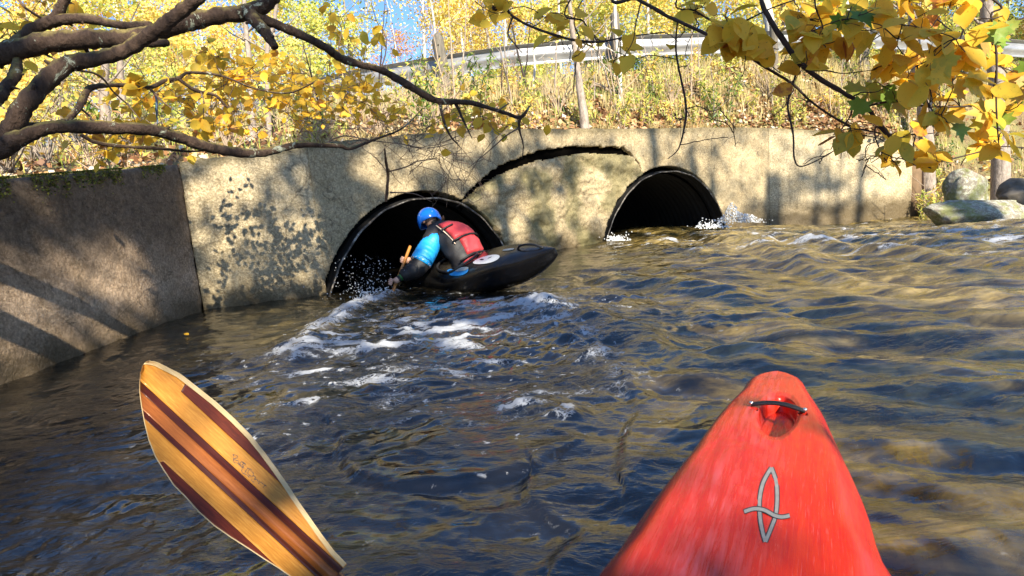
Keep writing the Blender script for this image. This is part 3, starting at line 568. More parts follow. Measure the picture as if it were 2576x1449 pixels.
# ---- woodland behind the road
LT = [(0, -.5, 0), (-.32, 0, .07), (0, .5, -.03), (.32, 0, .07)]; LF = [(0, 3, 2, 1)]
def crown_mesh(name, nodes, nleaf, size, mat, spread, flat=.6, tintb=.5, tv=.35):
    nodes = np.asarray(nodes); k = RNG.integers(0, len(nodes), nleaf); pos = nodes[k] + RNG.normal(size=(nleaf, 3))*np.array([spread, spread, spread*flat])
    nrm = RNG.normal(size=(nleaf, 3))*.7 + np.array([.1, -.35, .8]); V, F = scatter_np(LT, LF, pos, nrm, RNG.uniform(0, 6.28, nleaf), size*RNG.uniform(.6, 1.3, nleaf))
    tint = np.clip(tintb + tv*(RNG.random(len(nodes))[k] - .5)*1.4 + RNG.normal(size=nleaf)*.12, 0, 1); return mesh_np(name, V, F, [mat], False, None, {'tint': ('FACE', tint)})
def tree_proto(h, r, mat_leaf, mat_bark, nleaf, size, lean=0, start=.35, nb=12, spread=.45, width=.28, tintb=.5):
    mb = MB(); P, R = smooth_path([(0, 0, -.3), (lean*.1 + random.uniform(-.1, .1), 0, h*.3), (lean*.4, random.uniform(-.2, .2), h*.65), (lean, 0, h)], [r*1.15, r, r*.6, r*.12], 6, .04, .03); mb.add(*tube(P, R, 9))
    nodes = []
    for i in range(nb):
        t = start + (1 - start)*(i + random.random())/nb; p = P[min(len(P)-1, int(t*(len(P)-1)))]; a = random.uniform(0, 6.28); L = h*width*(1.25 - t)*random.uniform(.6, 1.3) + .3
        q = p + Vector((math.cos(a)*L, math.sin(a)*L, L*random.uniform(.3, .8))); m_ = (p + q)/2 + Vector((0, 0, -.1*L)); B, BR = smooth_path([p, m_, q], [r*.32*(1.2 - t), r*.2*(1.2-t), .012], 5, .2); mb.add(*tube(B, BR, 5))
        for _ in range(3): nodes.append(B[random.randint(len(B)//2, len(B)-1)] + Vector([random.uniform(-.3, .3) for _ in range(3)])*L*.6)
        for _ in range(2):
            e = q + Vector([random.uniform(-1, 1)*L*.45 for _ in range(3)]); b2 = B[random.randint(3, len(B)-2)]; T_, TR = smooth_path([b2, (b2+e)/2 + Vector((0, 0, .05)), e], [.014, .010, .004], 3); mb.add(*tube(T_, TR, 4)); nodes.append(e)
    return mb.mesh('trunk', [mat_bark]), (crown_mesh('crown', nodes, nleaf, size, mat_leaf, spread, tintb=tintb) if nleaf else None)
PROTO = {'y': [tree_proto(10, .13, M_LY, M_PALE, 3300, .19), tree_proto(9, .10, M_LY, M_GREY, 3200, .18, .6)],
         'yg': [tree_proto(9.5, .14, M_LYG, M_GREY, 4200, .19, tintb=.5), tree_proto(8.5, .12, M_LYG, M_PALE, 3800, .18, -.5, tintb=.6)],
         'o': [tree_proto(8.5, .11, M_LO, M_GREY, 2600, .18, .3)], 'g': [tree_proto(10, .16, M_LG, M_GREY, 5200, .16, 0, .08, 22, .40, .26)],
         's': [tree_proto(8, .055, M_LY, M_PALE, 420, .15, .5, .55, 8, .5, .15), tree_proto(7.5, .045, M_LY, M_PALE, 260, .14, -.4, .6, 7, .5, .13)],
         'bush': [tree_proto(3.2, .05, M_LYG, M_GREY, 2600, .13, 0, .05, 12, .30, .4, .55), tree_proto(2.8, .05, M_LY, M_GREY, 2400, .13, 0, .05, 12, .30, .4, .5), tree_proto(3.4, .05, M_LG, M_GREY, 2600, .12, 0, .05, 14, .3, .36)]}
GRP = {'y': ('yellow_tree', 'yellow leaved tree in the sunlit wood beyond the road', 'yellow trees beyond the road'), 'yg': ('yellow_green_tree', 'yellow green leaved tree in the sunlit wood beyond the road', 'yellow green trees beyond the road'),
       'o': ('orange_tree', 'orange brown leaved tree in the wood beyond the road', 'orange trees beyond the road'), 'g': ('evergreen_tree', 'dark green feathery evergreen in the wood beyond the road', 'evergreens beyond the road'),
       's': ('pale_sapling', 'thin pale sapling with few leaves beyond the guardrail', 'pale saplings beyond the guardrail'), 'bush': ('woodland_shrub', 'leafy shrub at the edge of the wood beyond the road', 'shrubs beyond the road')}
def zone(X, Y):
    x = CW/2 + FPX*X/Y
    return next(n for lim, n in ((330, 'above the wing wall'), (800, 'above the bright wall panel'), (1105, 'left of the thick leaning post'), (1330, 'right of the thick leaning post'), (1620, 'above the arched crack'), (1900, 'above the empty culvert'), (2250, 'above the pale end panel'), (1e9, 'above the boulders')) if x < lim)
def plant_tree(kind, X, Y, sc=1.0, z=None):
    tm, cm = random.choice(PROTO[kind]); nm, lb, gr = GRP[kind]; ph = zone(X, Y); lb = lb.replace(' in the sunlit wood beyond the road', '').replace(' in the wood beyond the road', '').replace(' at the edge of the wood beyond the road', '').replace(' with few leaves beyond the guardrail', '') + ' beyond the rail ' + ph; gr = gr + ' ' + ph; z = ground(X, Y) if z is None else z
    root = thing(nm, lb, 'shrub' if kind == 'bush' else 'tree', (X, Y, z - .05), gr); root.rotation_euler = (0, 0, random.uniform(0, 6.28)); s_ = sc*random.uniform(.88, 1.12); root.scale = (s_, s_, s_*random.uniform(.94, 1.08))
    for n_, m_ in (('trunk', tm), ('crown', cm)):
        if m_ is not None: o = bpy.data.objects.new(n_, m_); COL.objects.link(o); o.parent = root
    return root
random.seed(21)
def band(lo, hi, n, kinds, Y0, Y1, s0, s1):
    for i in range(n):
        x = lo + (hi - lo)*(i + random.uniform(.1, .9))/n
        if Y1 > 50 and 740 < x < 1120: continue
        Y = random.uniform(Y0, Y1); plant_tree(random.choice(kinds), at(x, 300, Y).x, Y, random.uniform(s0, s1))
band(-500, 760, 20, ['y', 'y', 'yg', 'o', 'y'], 26, 46, .75, 1.1); band(780, 1090, 3, ['y', 'o'], 38, 48, .55, .7); band(1110, 1700, 12, ['y', 'yg', 'y', 'y'], 26, 40, .62, .85)
band(1700, 3100, 20, ['yg', 'g', 'yg', 'y'], 25, 38, .65, .85); band(-700, 3100, 34, ['y', 'y', 'yg', 'o', 'y'], 42, 58, 1.0, 1.3); band(-400, 3000, 46, ['bush', 'bush', 'bush', 'yg'], 25, 31, .65, 1.0)
for x, Y in ((1082, 27), (1098, 29), (1118, 26), (1140, 28), (1160, 30), (1180, 27), (1204, 28), (1216, 30), (1238, 29), (940, 32), (1010, 34), (1420, 25.5), (1545, 26), (1290, 27)): plant_tree('s', at(x, 300, Y).x, Y, random.uniform(.9, 1.3))
for x, Y in ((1975, 25.5), (2124, 25.6), (2330, 26)): plant_tree('y', at(x, 300, Y).x, Y, 1.1)
for x in (1270, 1400, 1500, 1960, 2080, 2200, 2460): plant_tree('bush', at(x, 300, 24.6).x, 24.6 + random.uniform(0, 1.5), random.uniform(.7, .95))
# bank trees: slim trunks standing between the wall and the rail
def bank_sapling(path, Y, radii, name, label, mat, nleaf=0, group=None, leafmat=None, bare=5):
    P = [at(x, y, Y + dy) for x, y, dy in path]; P[0].z = min(P[0].z, ground(P[0].x, P[0].y)) - .12; root = thing(name, label, 'tree', tuple(P[0]), group); mb = MB(); Q, R = smooth_path(P, radii, 5, .1, .06); mb.add(*tube(Q, R, 9)); nodes = []
    for i in range(bare):
        j = random.randint(len(Q)//3, len(Q)-1); a = random.choice((-1, 1)); L = random.uniform(.4, 1.1); e = Q[j] + Vector((a*L*.7, random.uniform(-.3, .3), L*.6)); T_, TR = smooth_path([Q[j], (Q[j]+e)/2 + Vector((0, 0, -.05)), e], [R[j]*.4, R[j]*.25, .004], 4, .5); mb.add(*tube(T_, TR, 5)); nodes += [e, (Q[j]+e)/2]
    sub('trunk', mb.mesh('trunk', [mat]), root)
    if nleaf: sub('crown', crown_mesh('crown', nodes or Q, nleaf, .085, leafmat or M_LY, .28), root)
    return root
bank_sapling([(1474, 316, 0), (1462, 240, .1), (1450, 150, .1), (1438, 60, .1), (1425, -60, 0)], 10.8, [.10, .07, .055, .045, .03], 'leaning_sapling', 'tan slim trunk with a flared foot rooted on the wall above the arched crack', M_GREY, 60)
bank_sapling([(1556, 290, 0), (1560, 200, .1), (1550, 90, .1), (1545, -40, .1)], 12.2, [.05, .045, .04, .03], 'thin_sapling', 'thin pale stem just right of the flared leaning sapling', M_PALE, 40)
bank_sapling([(1335, 225, 0), (1345, 170, .1), (1340, 120, .1)], 12.3, [.03, .025, .01], 'dead_stub', 'short bare pale stub below the guardrail', M_PALE, 0, bare=1)
bank_sapling([(636, 372, 0), (632, 260, .1), (630, 170, .1), (618, 60, .1), (612, -60, .1)], 9.2, [.065, .055, .045, .035, .025], 'dark_sapling', 'dark slender trunk behind the bright wall panel, forked near its foot', M_GREY, 0)
bank_sapling([(655, 205, 0), (672, 130, .1), (690, 60, .1), (700, -40, 0)], 9.2, [.04, .035, .03, .02], 'dark_sapling', 'dark slanting stem right beside the forked dark trunk', M_GREY, 0)
bank_sapling([(264, 395, 0), (266, 300, .1), (262, 220, .1), (268, 120, .1)], 7.6, [.07, .06, .05, .04], 'dark_sapling', 'dark straight trunk behind the wing wall at left', M_GREY, 0)
bank_sapling([(310, 400, 0), (314, 330, .1), (306, 230, .1), (300, 100, .1)], 9.0, [.07, .06, .05, .04], 'dark_sapling', 'greyish trunk right of the straight dark one behind the wing wall', M_GREY, 0)
bank_sapling([(2340, 340, 0), (2325, 250, .1), (2300, 130, .1), (2302, -20, .1), (2300, -120, 0)], 13.8, [.17, .15, .13, .12, .1], 'bank_tree', 'stout greyish trunk at the guardrail end behind the yellow leaves', M_GREY, 90)
bank_sapling([(2520, 380, 0), (2515, 290, .1), (2500, 160, .1), (2480, 20, .1), (2475, -100, 0)], 12.6, [.18, .16, .14, .12, .1], 'bank_tree', 'grey ridged trunk at the right edge of the photo', M_GREY, 90)
bank_sapling([(1938, 190, 0), (1940, 100, .1), (1925, 0, .1), (1920, -80, 0)], 15.8, [.16, .14, .12, .1], 'bank_tree', 'pale trunk rising behind the guardrail above the right culvert', M_PALE, 40)
bank_sapling([(1458, 199, 0), (1490, 214, .1), (1530, 226, .1), (1570, 240, 0)], 12.4, [.05, .045, .04, .03], 'fallen_branch', 'pale fallen branch lying in the dry grass right of the leaning sapling', M_PTWIG, 0, bare=1)

# ---- ground cover on the bank
def bank_pts(n, s0, s1, t0, t1, jitter=0):
    s_ = RNG.uniform(s0, s1, n); t_ = RNG.uniform(t0, t1, n); X, Y, Z = bank_np(s_, t_); return np.stack([X, Y, Z], -1)
sB = cum[2]; sE = cum[-4]
P = np.concatenate([bank_pts(9000, sB, sE, 0, .35), bank_pts(9000, sB, sE, .2, 1.1), bank_pts(1500, cum[9], cum[14], 0, .5)]); n = len(P); P[:, 2] += RNG.uniform(.01, .07, n)
V, F = scatter_np(LT, LF, P, RNG.normal(size=(n, 3))*.55 + [.05, -.4, .8], RNG.uniform(0, 6.28, n), RNG.uniform(.07, .15, n)); tag(link('leaf_litter', mesh_np('leaf_litter', V, F, [M_LITTER], False, None, {'tint': ('FACE', RNG.random(n))})), 'brown and tan fallen leaves covering the bank', kind='stuff')
Pm = []
for _ in range(9000):
    k = random.random(); a, b, ha, hb_ = (WB0, WBk, TOP['B0'], TOP['B'] - .03) if random.random() < .75 else (WA, WB0, TOP['A'], TOP['B0'])
    q = a.lerp(b, k); dn_ = abs(random.gauss(0, .06))*(1.6 - k); Pm.append((q.x + random.uniform(-.30, .012), q.y, ha + (hb_-ha)*k + .012 - (dn_ if random.random() < .5 else 0)))
for i_, q in enumerate(Pm):
    if random.random() < .5: Pm[i_] = (np.interp(q[1], [WA.y, WB0.y, WBk.y], [WA.x, WB0.x, WBk.x]) + .012, q[1], q[2])
Pm = np.array(Pm); cl = pn(Pm[:, 1]*2.5, Pm[:, 1]*0, 48) + .55*(WBk.y - Pm[:, 1])/2.6; Pm = Pm[cl > .12]; n = len(Pm)
M_MOSS = leaf_mat('moss', [(0, (.05, .07, .012)), (.5, (.16, .17, .025)), (1, (.42, .38, .06))], trans=.15)
V, F = scatter_np(LT, LF, Pm, RNG.normal(size=(n, 3)), RNG.uniform(0, 6.28, n), RNG.uniform(.012, .032, n)); tag(link('moss', mesh_np('moss', V, F, [M_MOSS], False, None, {'tint': ('FACE', RNG.random(n))})), 'yellow green moss draped along the top of the wing wall', kind='stuff')
def blades(name, P, hmin, hmax, w, mat, label, lean=.35, tb=.6):
    n = len(P); hh = RNG.uniform(hmin, hmax, n); a = RNG.uniform(0, 6.28, n); L = RNG.uniform(.1, 1, n)*lean; dx = np.cos(a)*L*hh; dy = np.sin(a)*L*hh; b = RNG.uniform(0, 3.14, n); wx = np.cos(b)*w; wy = np.sin(b)*w*.4; Z0 = np.zeros(n)
    V = np.stack([P + np.stack([-wx, -wy, Z0], -1), P + np.stack([wx, wy, Z0], -1), P + np.stack([dx*.35 + wx*.7, dy*.35 + wy*.7, hh*.6], -1), P + np.stack([dx*.35 - wx*.7, dy*.35 - wy*.7, hh*.6], -1), P + np.stack([dx, dy, hh], -1)], 1).reshape(-1, 3)
    i = np.arange(n)*5; F = np.empty((2*n, 4), int); F[0::2] = np.stack([i, i+1, i+2, i+3], -1); T3 = np.stack([i+3, i+2, i+4], -1)
    faces = [tuple(f) for f in F[0::2]] + [tuple(f) for f in T3]; tn = np.clip(tb + RNG.normal(size=n)*.25, 0, 1); return tag(link(name, mesh_np(name, V, faces, [mat], False, None, {'tint': ('FACE', np.concatenate([tn, tn]))})), label, kind='stuff')
P = np.concatenate([bank_pts(16000, sB, sE, .35, 1.12), bank_pts(6000, cum[4], sE, .12, .5)]); cl = pn(P[:, 0]*1.3, P[:, 1]*1.3, 44); P = P[cl > -.12]
blades('dry_grass', P, .12, .48, .006, M_STRAW, 'straw coloured dry grass growing on the bank below the rail')
P = np.concatenate([bank_pts(2600, cum[3], cum[9], .0, .03)]); P = P[pn(P[:, 0]*1.1, P[:, 1]*1.1, 49) > -.05]; blades('wall_top_grass', P, .08, .26, .005, M_STRAW, 'dry grass flopping over the top edge of the wall', 1.3, .5)
P = bank_pts(14000, sB - 2, sE, .05, 1.0); cl = pn(P[:, 0]*.9, P[:, 1]*.9, 45); P = P[cl > .04]
blades('green_grass', P, .08, .26, .008, M_LYG, 'low green grass and weeds patched over the bank', .6, .3)
# weeds: upright stems with narrow leaves
NL = [(0, 0, 0), (-.11, .4, .02), (0, 1, -.12), (.11, .4, .02)]; NF = [(0, 3, 2, 1)]
def weed_proto(h, n, mat, ls):
    mb = MB(); stems = random.randint(2, 4); LP = []; LN = []
    for s_ in range(stems):
        a = random.uniform(0, 6.28); P, R = smooth_path([(0, 0, -.05), (math.cos(a)*h*.12, math.sin(a)*h*.12, h*.5), (math.cos(a)*h*.3, math.sin(a)*h*.3, h*random.uniform(.8, 1.05))], [.006, .004, .002], 5); mb.add(*tube(P, R, 4))
        for i in range(n): p = P[random.randint(2, len(P)-1)]; LP.append(p); LN.append(Vector((random.uniform(-1, 1), random.uniform(-1, 1), random.uniform(-.1, .9))))
    V, F = scatter_np(NL, NF, np.array([tuple(p) for p in LP]), np.array([tuple(p) for p in LN]), RNG.uniform(0, 6.28, len(LP)), RNG.uniform(.6, 1.2, len(LP))*ls)
    return mb.mesh('stem', [M_PTWIG]), mesh_np('leaves', V, F, [mat], False, None, {'tint': ('FACE', RNG.random(len(F)))})
WP = [weed_proto(.6, 26, M_LYG, .11), weed_proto(.75, 30, M_LG, .12), weed_proto(.5, 22, M_LY, .10), weed_proto(.55, 16, M_LITTER, .09)]
WL = [('yellowing weed', 'yellowing leafy weed on the bank'), ('green weed', 'tall green narrow leaved weed on the bank'), ('yellow weed', 'short yellow leaved weed on the bank'), ('withered weed', 'withered brown weed on the bank')]
random.seed(5)
for i in range(230):
    k = random.choice((0, 0, 1, 2, 3)); s_ = random.uniform(cum[2] - 1.5, cum[-4]); t_ = random.random()**1.4*.9 + .02; X, Y, Z = bank_np(s_, t_)
    if t_ < .5 and k == 1 and s_ > cum[9]: k = 3
    hp = 'at the wall top ' if t_ < .25 else 'midway up the bank ' if t_ < .6 else 'just below the rail '; root = thing(('yellowing_weed', 'green_weed', 'yellow_weed', 'withered_weed')[k], WL[k][1].replace('on the bank', hp + zone(float(X), float(Y))), 'weed', (float(X), float(Y), float(Z)), WL[k][0] + 's ' + hp + zone(float(X), float(Y))); root.rotation_euler.z = random.uniform(0, 6.28); s_ = random.uniform(.7, 1.4); root.scale = (s_,)*3
    for n_, m_ in zip(('stem', 'leaves'), WP[k]): o = bpy.data.objects.new(n_, m_); COL.objects.link(o); o.parent = root
# thin bare brush stems standing on the bank
random.seed(14)
for i in range(70):
    s_ = random.uniform(cum[3], cum[-5]); t_ = random.uniform(.03, 1.0); X, Y, Z = (float(q) for q in bank_np(s_, t_)); h = random.uniform(.7, 2.4); ln = random.uniform(-.35, .35)
    root = thing('brush_stem', 'thin bare upright brush stem ' + ('low on the bank ' if t_ < .5 else 'high on the bank ') + zone(X, Y), 'stem', (X, Y, Z), 'bare brush stems ' + ('low ' if t_ < .5 else 'high ') + zone(X, Y)); mb = MB()
    P, R = smooth_path([(X, Y, Z - .1), (X + ln*h*.3, Y, Z + h*.4), (X + ln*h*.7, Y + random.uniform(-.1, .1), Z + h)], [.012 + .006*h, .008 + .004*h, .003], 5, .8); mb.add(*tube(P, R, 5))
    for _ in range(random.randint(1, 4)):
        a = P[random.randint(3, len(P)-2)]; e = a + Vector((random.choice((-1, 1))*random.uniform(.1, .45), random.uniform(-.1, .1), random.uniform(.1, .5))); mb.add(*tube(*smooth_path([a, (a+e)/2, e], [.007, .005, .002], 3, 1), 4))
    sub('stem', mb.mesh('stem', [random.choice((M_GREY, M_TWIG, M_PTWIG, M_GREY))]), root)
# bare twiggy shrubs along the wall top
def twig_bush(c, h, w, n, mat, name, label, cat='shrub', leaves=0, lm=None, group=None):
    root = thing(name, label, cat, tuple(c), group); mb = MB(); tips = []
    for i in range(n):
        a = random.uniform(0, 6.28); e = c + Vector((math.cos(a)*w*random.uniform(.3, 1), math.sin(a)*w*random.uniform(.1, .5), h*random.uniform(.4, 1))); m_ = c.lerp(e, .5) + Vector((random.uniform(-.15, .15)*w, 0, .12*h)); P, R = smooth_path([c, m_, e], [.009, .006, .0025], 5, 2.2); mb.add(*tube(P, R, 4))
        for _ in range(3):
            p = random.choice(P[3:]); q = p + Vector((random.uniform(-.35, .35)*w, random.uniform(-.1, .1), random.uniform(-.15, .35)*h)); T_, TR = smooth_path([p, (p+q)/2 + Vector((random.uniform(-.03, .03), 0, .02)), q], [.004, .003, .0015], 3, 2); mb.add(*tube(T_, TR, 3)); tips.append(q)
    sub('branches', mb.mesh('branches', [mat]), root)
    if leaves: sub('leaves', crown_mesh('leaves', tips, leaves, .075, lm or M_LY, .09), root)
def on_bank(s_, t_): X, Y, Z = bank_np(s_, t_); return Vector((float(X), float(Y), float(Z)))
random.seed(9)
for s_, t_, h, w, n, lv in ((cum[4]+.2, .05, .8, .9, 16, 60), (cum[4]+1.2, .06, .9, .8, 18, 30), (cum[4]+2.2, .1, 1.0, .9, 18, 40), (cum[3]+.8, .06, .8, .8, 14, 120), (cum[7]+.4, .2, 1.1, .8, 14, 40), (cum[8], .3, 1.2, .9, 16, 50), (cum[9], .35, 1.3, .9, 14, 30), (cum[3]-.9, .04, .8, .9, 14, 140), (cum[3]-2.0, .05, .9, .9, 12, 170)):
    twig_bush(on_bank(s_, t_), h, w, n, M_PTWIG, 'bare_shrub', 'tangled brown twiggy shrub at the wall top ' + zone(*on_bank(s_, t_)[:2]), leaves=lv, lm=random.choice((M_LY, M_LYG)), group='twiggy shrubs ' + zone(*on_bank(s_, t_)[:2]))
for x, y, Y, h, n in ((120, 420, 7.5, 1.6, 20), (60, 300, 10, 2.4, 24), (200, 330, 11, 2.3, 22), (420, 360, 10.5, 1.6, 20), (520, 340, 12, 1.8, 20), (760, 300, 12.5, 1.4, 18), (20, 430, 6, 1.2, 18), (330, 300, 14, 2.4, 22), (150, 250, 16, 3, 22), (620, 300, 13.5, 1.9, 18)):
    p = at(x, y, Y); p.z = ground(p.x, p.y); twig_bush(p, h, h*.7, n, M_GREY, 'leafy_shrub', ('tall' if h > 1.9 else 'low') + (' far' if Y > 9.5 else ' near') + ' yellow green leafy shrub ' + zone(p.x, p.y), leaves=1100, lm=random.choice((M_LYG, M_LY, M_LYG)), group='leafy shrubs ' + zone(p.x, p.y))
# ---------------- shading trees on the near bank (behind the camera); their foliage throws the dapple on wall and water
random.seed(31); Sv = np.array(SUN_DIR)
SHT = [(1.2, -6.6, .22), (6.0, -6.9, .20), (11.0, -6.4, .24), (-3.2, -6.2, .2), (15.5, -6.5, .2)]
def wall_xy(x, z=1.0):
    for p, q in ((WBk, WC), (WC, WM), (WM, WD), (WD, WE)):
        d = (q - p).to_2d(); r = ray(x, 500); n = Vector((-d.y, d.x)); t = n.dot(p.to_2d())/n.dot(r.to_2d()); h = Vector((r.x*t, r.y*t)); k = (h - p.to_2d()).dot(d)/d.length_squared
        if -.02 <= k <= 1.02: return Vector((h.x, h.y, z))
    return Vector((h.x, h.y, z))
# trunks whose shadows cross the wall
trees5 = []
def shade_trunk(xs, r, Y, fork=0):
    w = wall_xy(xs); t = (w.y - Y)/-SUN_DIR.y; trees5.append((w.x + SUN_DIR.x*t, Y, r))
shade_trunk(885, .31, -6.5); shade_trunk(1945, .34, -6.2); shade_trunk(1795, .16, -7.0); shade_trunk(2168, .12, -5.4); shade_trunk(2060, .08, -5.2); shade_trunk(1650, .15, -6.4)
targets = []
def lit(x, y, rx, ry, w=1.0): return (x, y, rx, ry, w)
LIT = [lit(770, 410, 60, 60), lit(800, 380, 30, 40), lit(700, 420, 50, 25, .6), lit(640, 620, 80, 70, .5), lit(720, 640, 40, 60, .6), lit(560, 700, 50, 60, .45), lit(600, 470, 60, 40, .45), lit(680, 530, 60, 40, .3), lit(1040, 430, 60, 60, .75), lit(1190, 360, 30, 30, .6), lit(1110, 380, 40, 40, .4), lit(1530, 350, 40, 30, .5), lit(1430, 560, 60, 50, .25),
       lit(1585, 350, 45, 40, .7), lit(1730, 370, 45, 60, .85), lit(1850, 400, 32, 90, .85), lit(1850, 520, 24, 60, .7), lit(2080, 430, 55, 90, .8), lit(2235, 440, 50, 90, 1), lit(2200, 350, 60, 30, .6), lit(2010, 470, 22, 45, .5), lit(2110, 520, 40, 30, .5), lit(1520, 590, 30, 30, .4),
       lit(1130, 590, 75, 65, .95), lit(1075, 550, 40, 40, .9), lit(1015, 655, 26, 26, .9), lit(1780, 1300, 420, 330, .88), lit(1980, 1050, 200, 200, .8), lit(560, 1120, 90, 110, .6), lit(760, 1360, 90, 70, .5)]
def D_of(p):
    v = CAMR.transposed() @ (Vector(p) - Vector((0, 0, CAMZ))); return CW/2 + FPX*v.x/-v.z, CH/2 - FPX*v.y/-v.z
pos = []; TR = RNG
def want(D, base):
    c = base
    for (x, y, rx, ry, w) in LIT: c *= 1 - w*math.exp(-(((D[0]-x)/rx)**2 + ((D[1]-y)/ry)**2)**1.5)
    return c
cand = []
n_w = 7500
for i in range(n_w):
    s_ = random.random(); 
    if s_ < .20: k = random.random(); p = WBk.lerp(WC, k); ht = 1.8; base = .14
    elif s_ < .62: k = random.random(); p = WC.lerp(WM, k); ht = 2.1; base = .52
    elif s_ < .86: p = WM.lerp(WD, random.random()); ht = 2.1; base = .38
    else: p = WD.lerp(WE, random.random()); ht = 2.0; base = .16
    p = Vector((p.x, p.y, random.uniform(-.2, ht))); D = D_of(p); q = pn(D[0]/70, D[1]/55, 61); 
    if random.random() < want(D, base)*(.72 + 2.4*float(q)): cand.append(p)
for i in range(4200):      # kayaker's surroundings and near wing wall
    p = WA.lerp(WBk, random.uniform(.35, 1)); p.z = random.uniform(-.2, 1.7); D = D_of(p)
    lw = .8 if p.z > .95 else .08
    if random.random() < lw*(.75 + 1.0*float(pn(p.y*2.2 + p.z*3, p.z*1.2 - p.y*.7, 62))): cand.append(p)
for i in range(11000):
    p = Vector((random.uniform(-3.4, 6.5), random.uniform(.3, 9), 0)); xr = p.x/(p.y + .5); b = .8 - .5*float(sst(.05, .4, xr))*float(sst(1.5, 3.5, p.y)); q = float(pn(p.x*1.1, p.y*.8, 63))
    D = D_of(p)
    if random.random() < want(D, b)*(.75 + 1.0*q): cand.append(p)
lp = []
for p in cand:
    Y = random.uniform(-9.5, -5.0); t = (p.y - Y)/-SUN_DIR.y; q = p + SUN_DIR*t
    def shades(Yp): return D_of(p + SUN_DIR*((p.y - Yp)/-SUN_DIR.y))
    a2 = shades(2.2); a4 = shades(4.6) if p.y > 4.7 else (0, -999); a3 = shades(2.6)
    if 1300 < a2[0] < 2650 and -80 < a2[1] < 430 and random.random() < .85: continue
    if 380 < a4[0] < 1080 and 60 < a4[1] < 350 and random.random() < .6: continue
    if -50 < a3[0] < 900 and -50 < a3[1] < 400 and random.random() < .35: continue
    if q.z > 3.2: lp.append(q)
lp = np.array([tuple(q) for q in lp]); print('canopy leaves', len(lp))
allt = [(x, y, r) for x, y, r in SHT] + trees5; txy = np.array([(x, y) for x, y, r in allt[:5]]); own = np.argmin((lp[:, None, 0] - txy[None, :, 0])**2 + .3*(lp[:, None, 1] - txy[None, :, 1])**2, 1)
desc = ['behind the boats at centre', 'behind the boats right of centre', 'behind the boats further right', 'behind the boats at left', 'behind the boats at the far right']
for i, (x, y, r) in enumerate(allt):
    h = 15 if i != 0 else 14; z0 = .2; full = i < 5
    bx0 = 3.2 if i == 5 else 0; root = thing('shading_tree' if full else 'bare_tree', ('tall tree with yellowing crown on the near bank ' + desc[i]) if full else 'tall bare trunk on the near bank shading the wall', 'tree', (x + bx0, y, z0), None if full else 'bare trunks on the near bank')
    mb = MB(); bx_ = 3.2 if i == 5 else 0; P, R = smooth_path([(x + bx_, y, z0 - .4), (x + bx_*.75 + random.uniform(-.1, .1), y, h*.28), (x + random.uniform(-.25, .25), y, h*.7), (x, y, h)], [r*1.2, r, r*(.8 if full else .95), r*(.3 if full else .7)], 6, .03, .04); mb.add(*tube(P, R, 10)); mine = lp[own == i] if full else []
    if full and len(mine):
        for _ in range(26):
            e = Vector(mine[random.randrange(len(mine))]); a = min(P, key=lambda q: abs(q.z - (e.z - .25*(e - Vector((x, y, e.z))).length))); T_, TR_ = smooth_path([a, (a+e)/2 + Vector((0, 0, .2)), e], [.06, .035, .012], 6, .5); mb.add(*tube(T_, TR_, 5))
    else:
        for _ in range(5):
            a = P[random.randint(len(P)//2, len(P)-2)]; e = a + Vector((random.uniform(-1.6, 1.6), random.uniform(-1, 1), random.uniform(.8, 2))); T_, TR_ = smooth_path([a, (a+e)/2, e], [r*.35, r*.2, .01], 5, .6); mb.add(*tube(T_, TR_, 5))
    sub('trunk', mb.mesh('trunk', [M_GREY]), root)
    if full and len(mine):
        n = len(mine); V, F = scatter_np(LT, LF, mine, RNG.normal(size=(n, 3))*.6 + Sv*.8, RNG.uniform(0, 6.28, n), RNG.uniform(.13, .24, n)); sub('crown', mesh_np('crown', V, F, [M_LYG], False, None, {'tint': ('FACE', RNG.random(n))}), root)

# ---------------- the two trees that lean over the water in front of the lens
def big_leaf(lobed=False, seed=0):
    rr = random.Random(seed); cur = rr.uniform(-.25, .1); fold = rr.uniform(.05, .22)
    if lobed:
        out = [(0, 0), (.12, .10), (.38, .02), (.30, .22), (.55, .38), (.34, .46), (.30, .66), (.14, .62), (0, 1.0), (-.14, .62), (-.30, .66), (-.34, .46), (-.55, .38), (-.30, .22), (-.38, .02), (-.12, .10)]
        V = [(0, .42, 0)] + [(x*rr.uniform(.9, 1.1), y*rr.uniform(.95, 1.05), abs(x)*fold + cur*(y-.4)**2 + rr.uniform(-.03, .03)) for x, y in out]; F = [(0, i, i % 16 + 1) for i in range(1, 17)]; return V, F
    ys_ = [0, .10, .28, .48, .68, .85, 1.0]; ws = [.02, .17, .31, .36, .30, .15, .01]; V = []
    for y, w in zip(ys_, ws):
        for s_ in (-1, 0, 1): V.append((s_*w*rr.uniform(.9, 1.1), y, abs(s_)*w*fold*1.6 + cur*(y - .4)**2*1.5 + rr.uniform(-.015, .015)))
    F = []
    for i in range(6):
        for j in range(2): a = i*3 + j; F.append((a, a+1, a+4, a+3))
    return V, F
M_LYo = leaf_mat('yellow_leaf_single', [(0, (.52, .44, .05)), (.15, (.80, .55, .05)), (.7, (.92, .56, .045)), (.93, (.74, .38, .035)), (1, (.42, .15, .03))], 'obj', .5)
M_LYF = leaf_mat('golden_leaf', [(0, (.72, .60, .07)), (.3, (.95, .64, .06)), (.8, (.98, .58, .05)), (1, (.75, .30, .04))], 'tint', .5)
M_TWP = simple('pale_brown_twig', (.15, .095, .065), .8, .4, 40)
M_LGo = leaf_mat('green_leaf_single', [(0, (.08, .18, .02)), (.6, (.22, .34, .04)), (.85, (.42, .42, .06)), (1, (.55, .32, .06))], 'obj', .4)
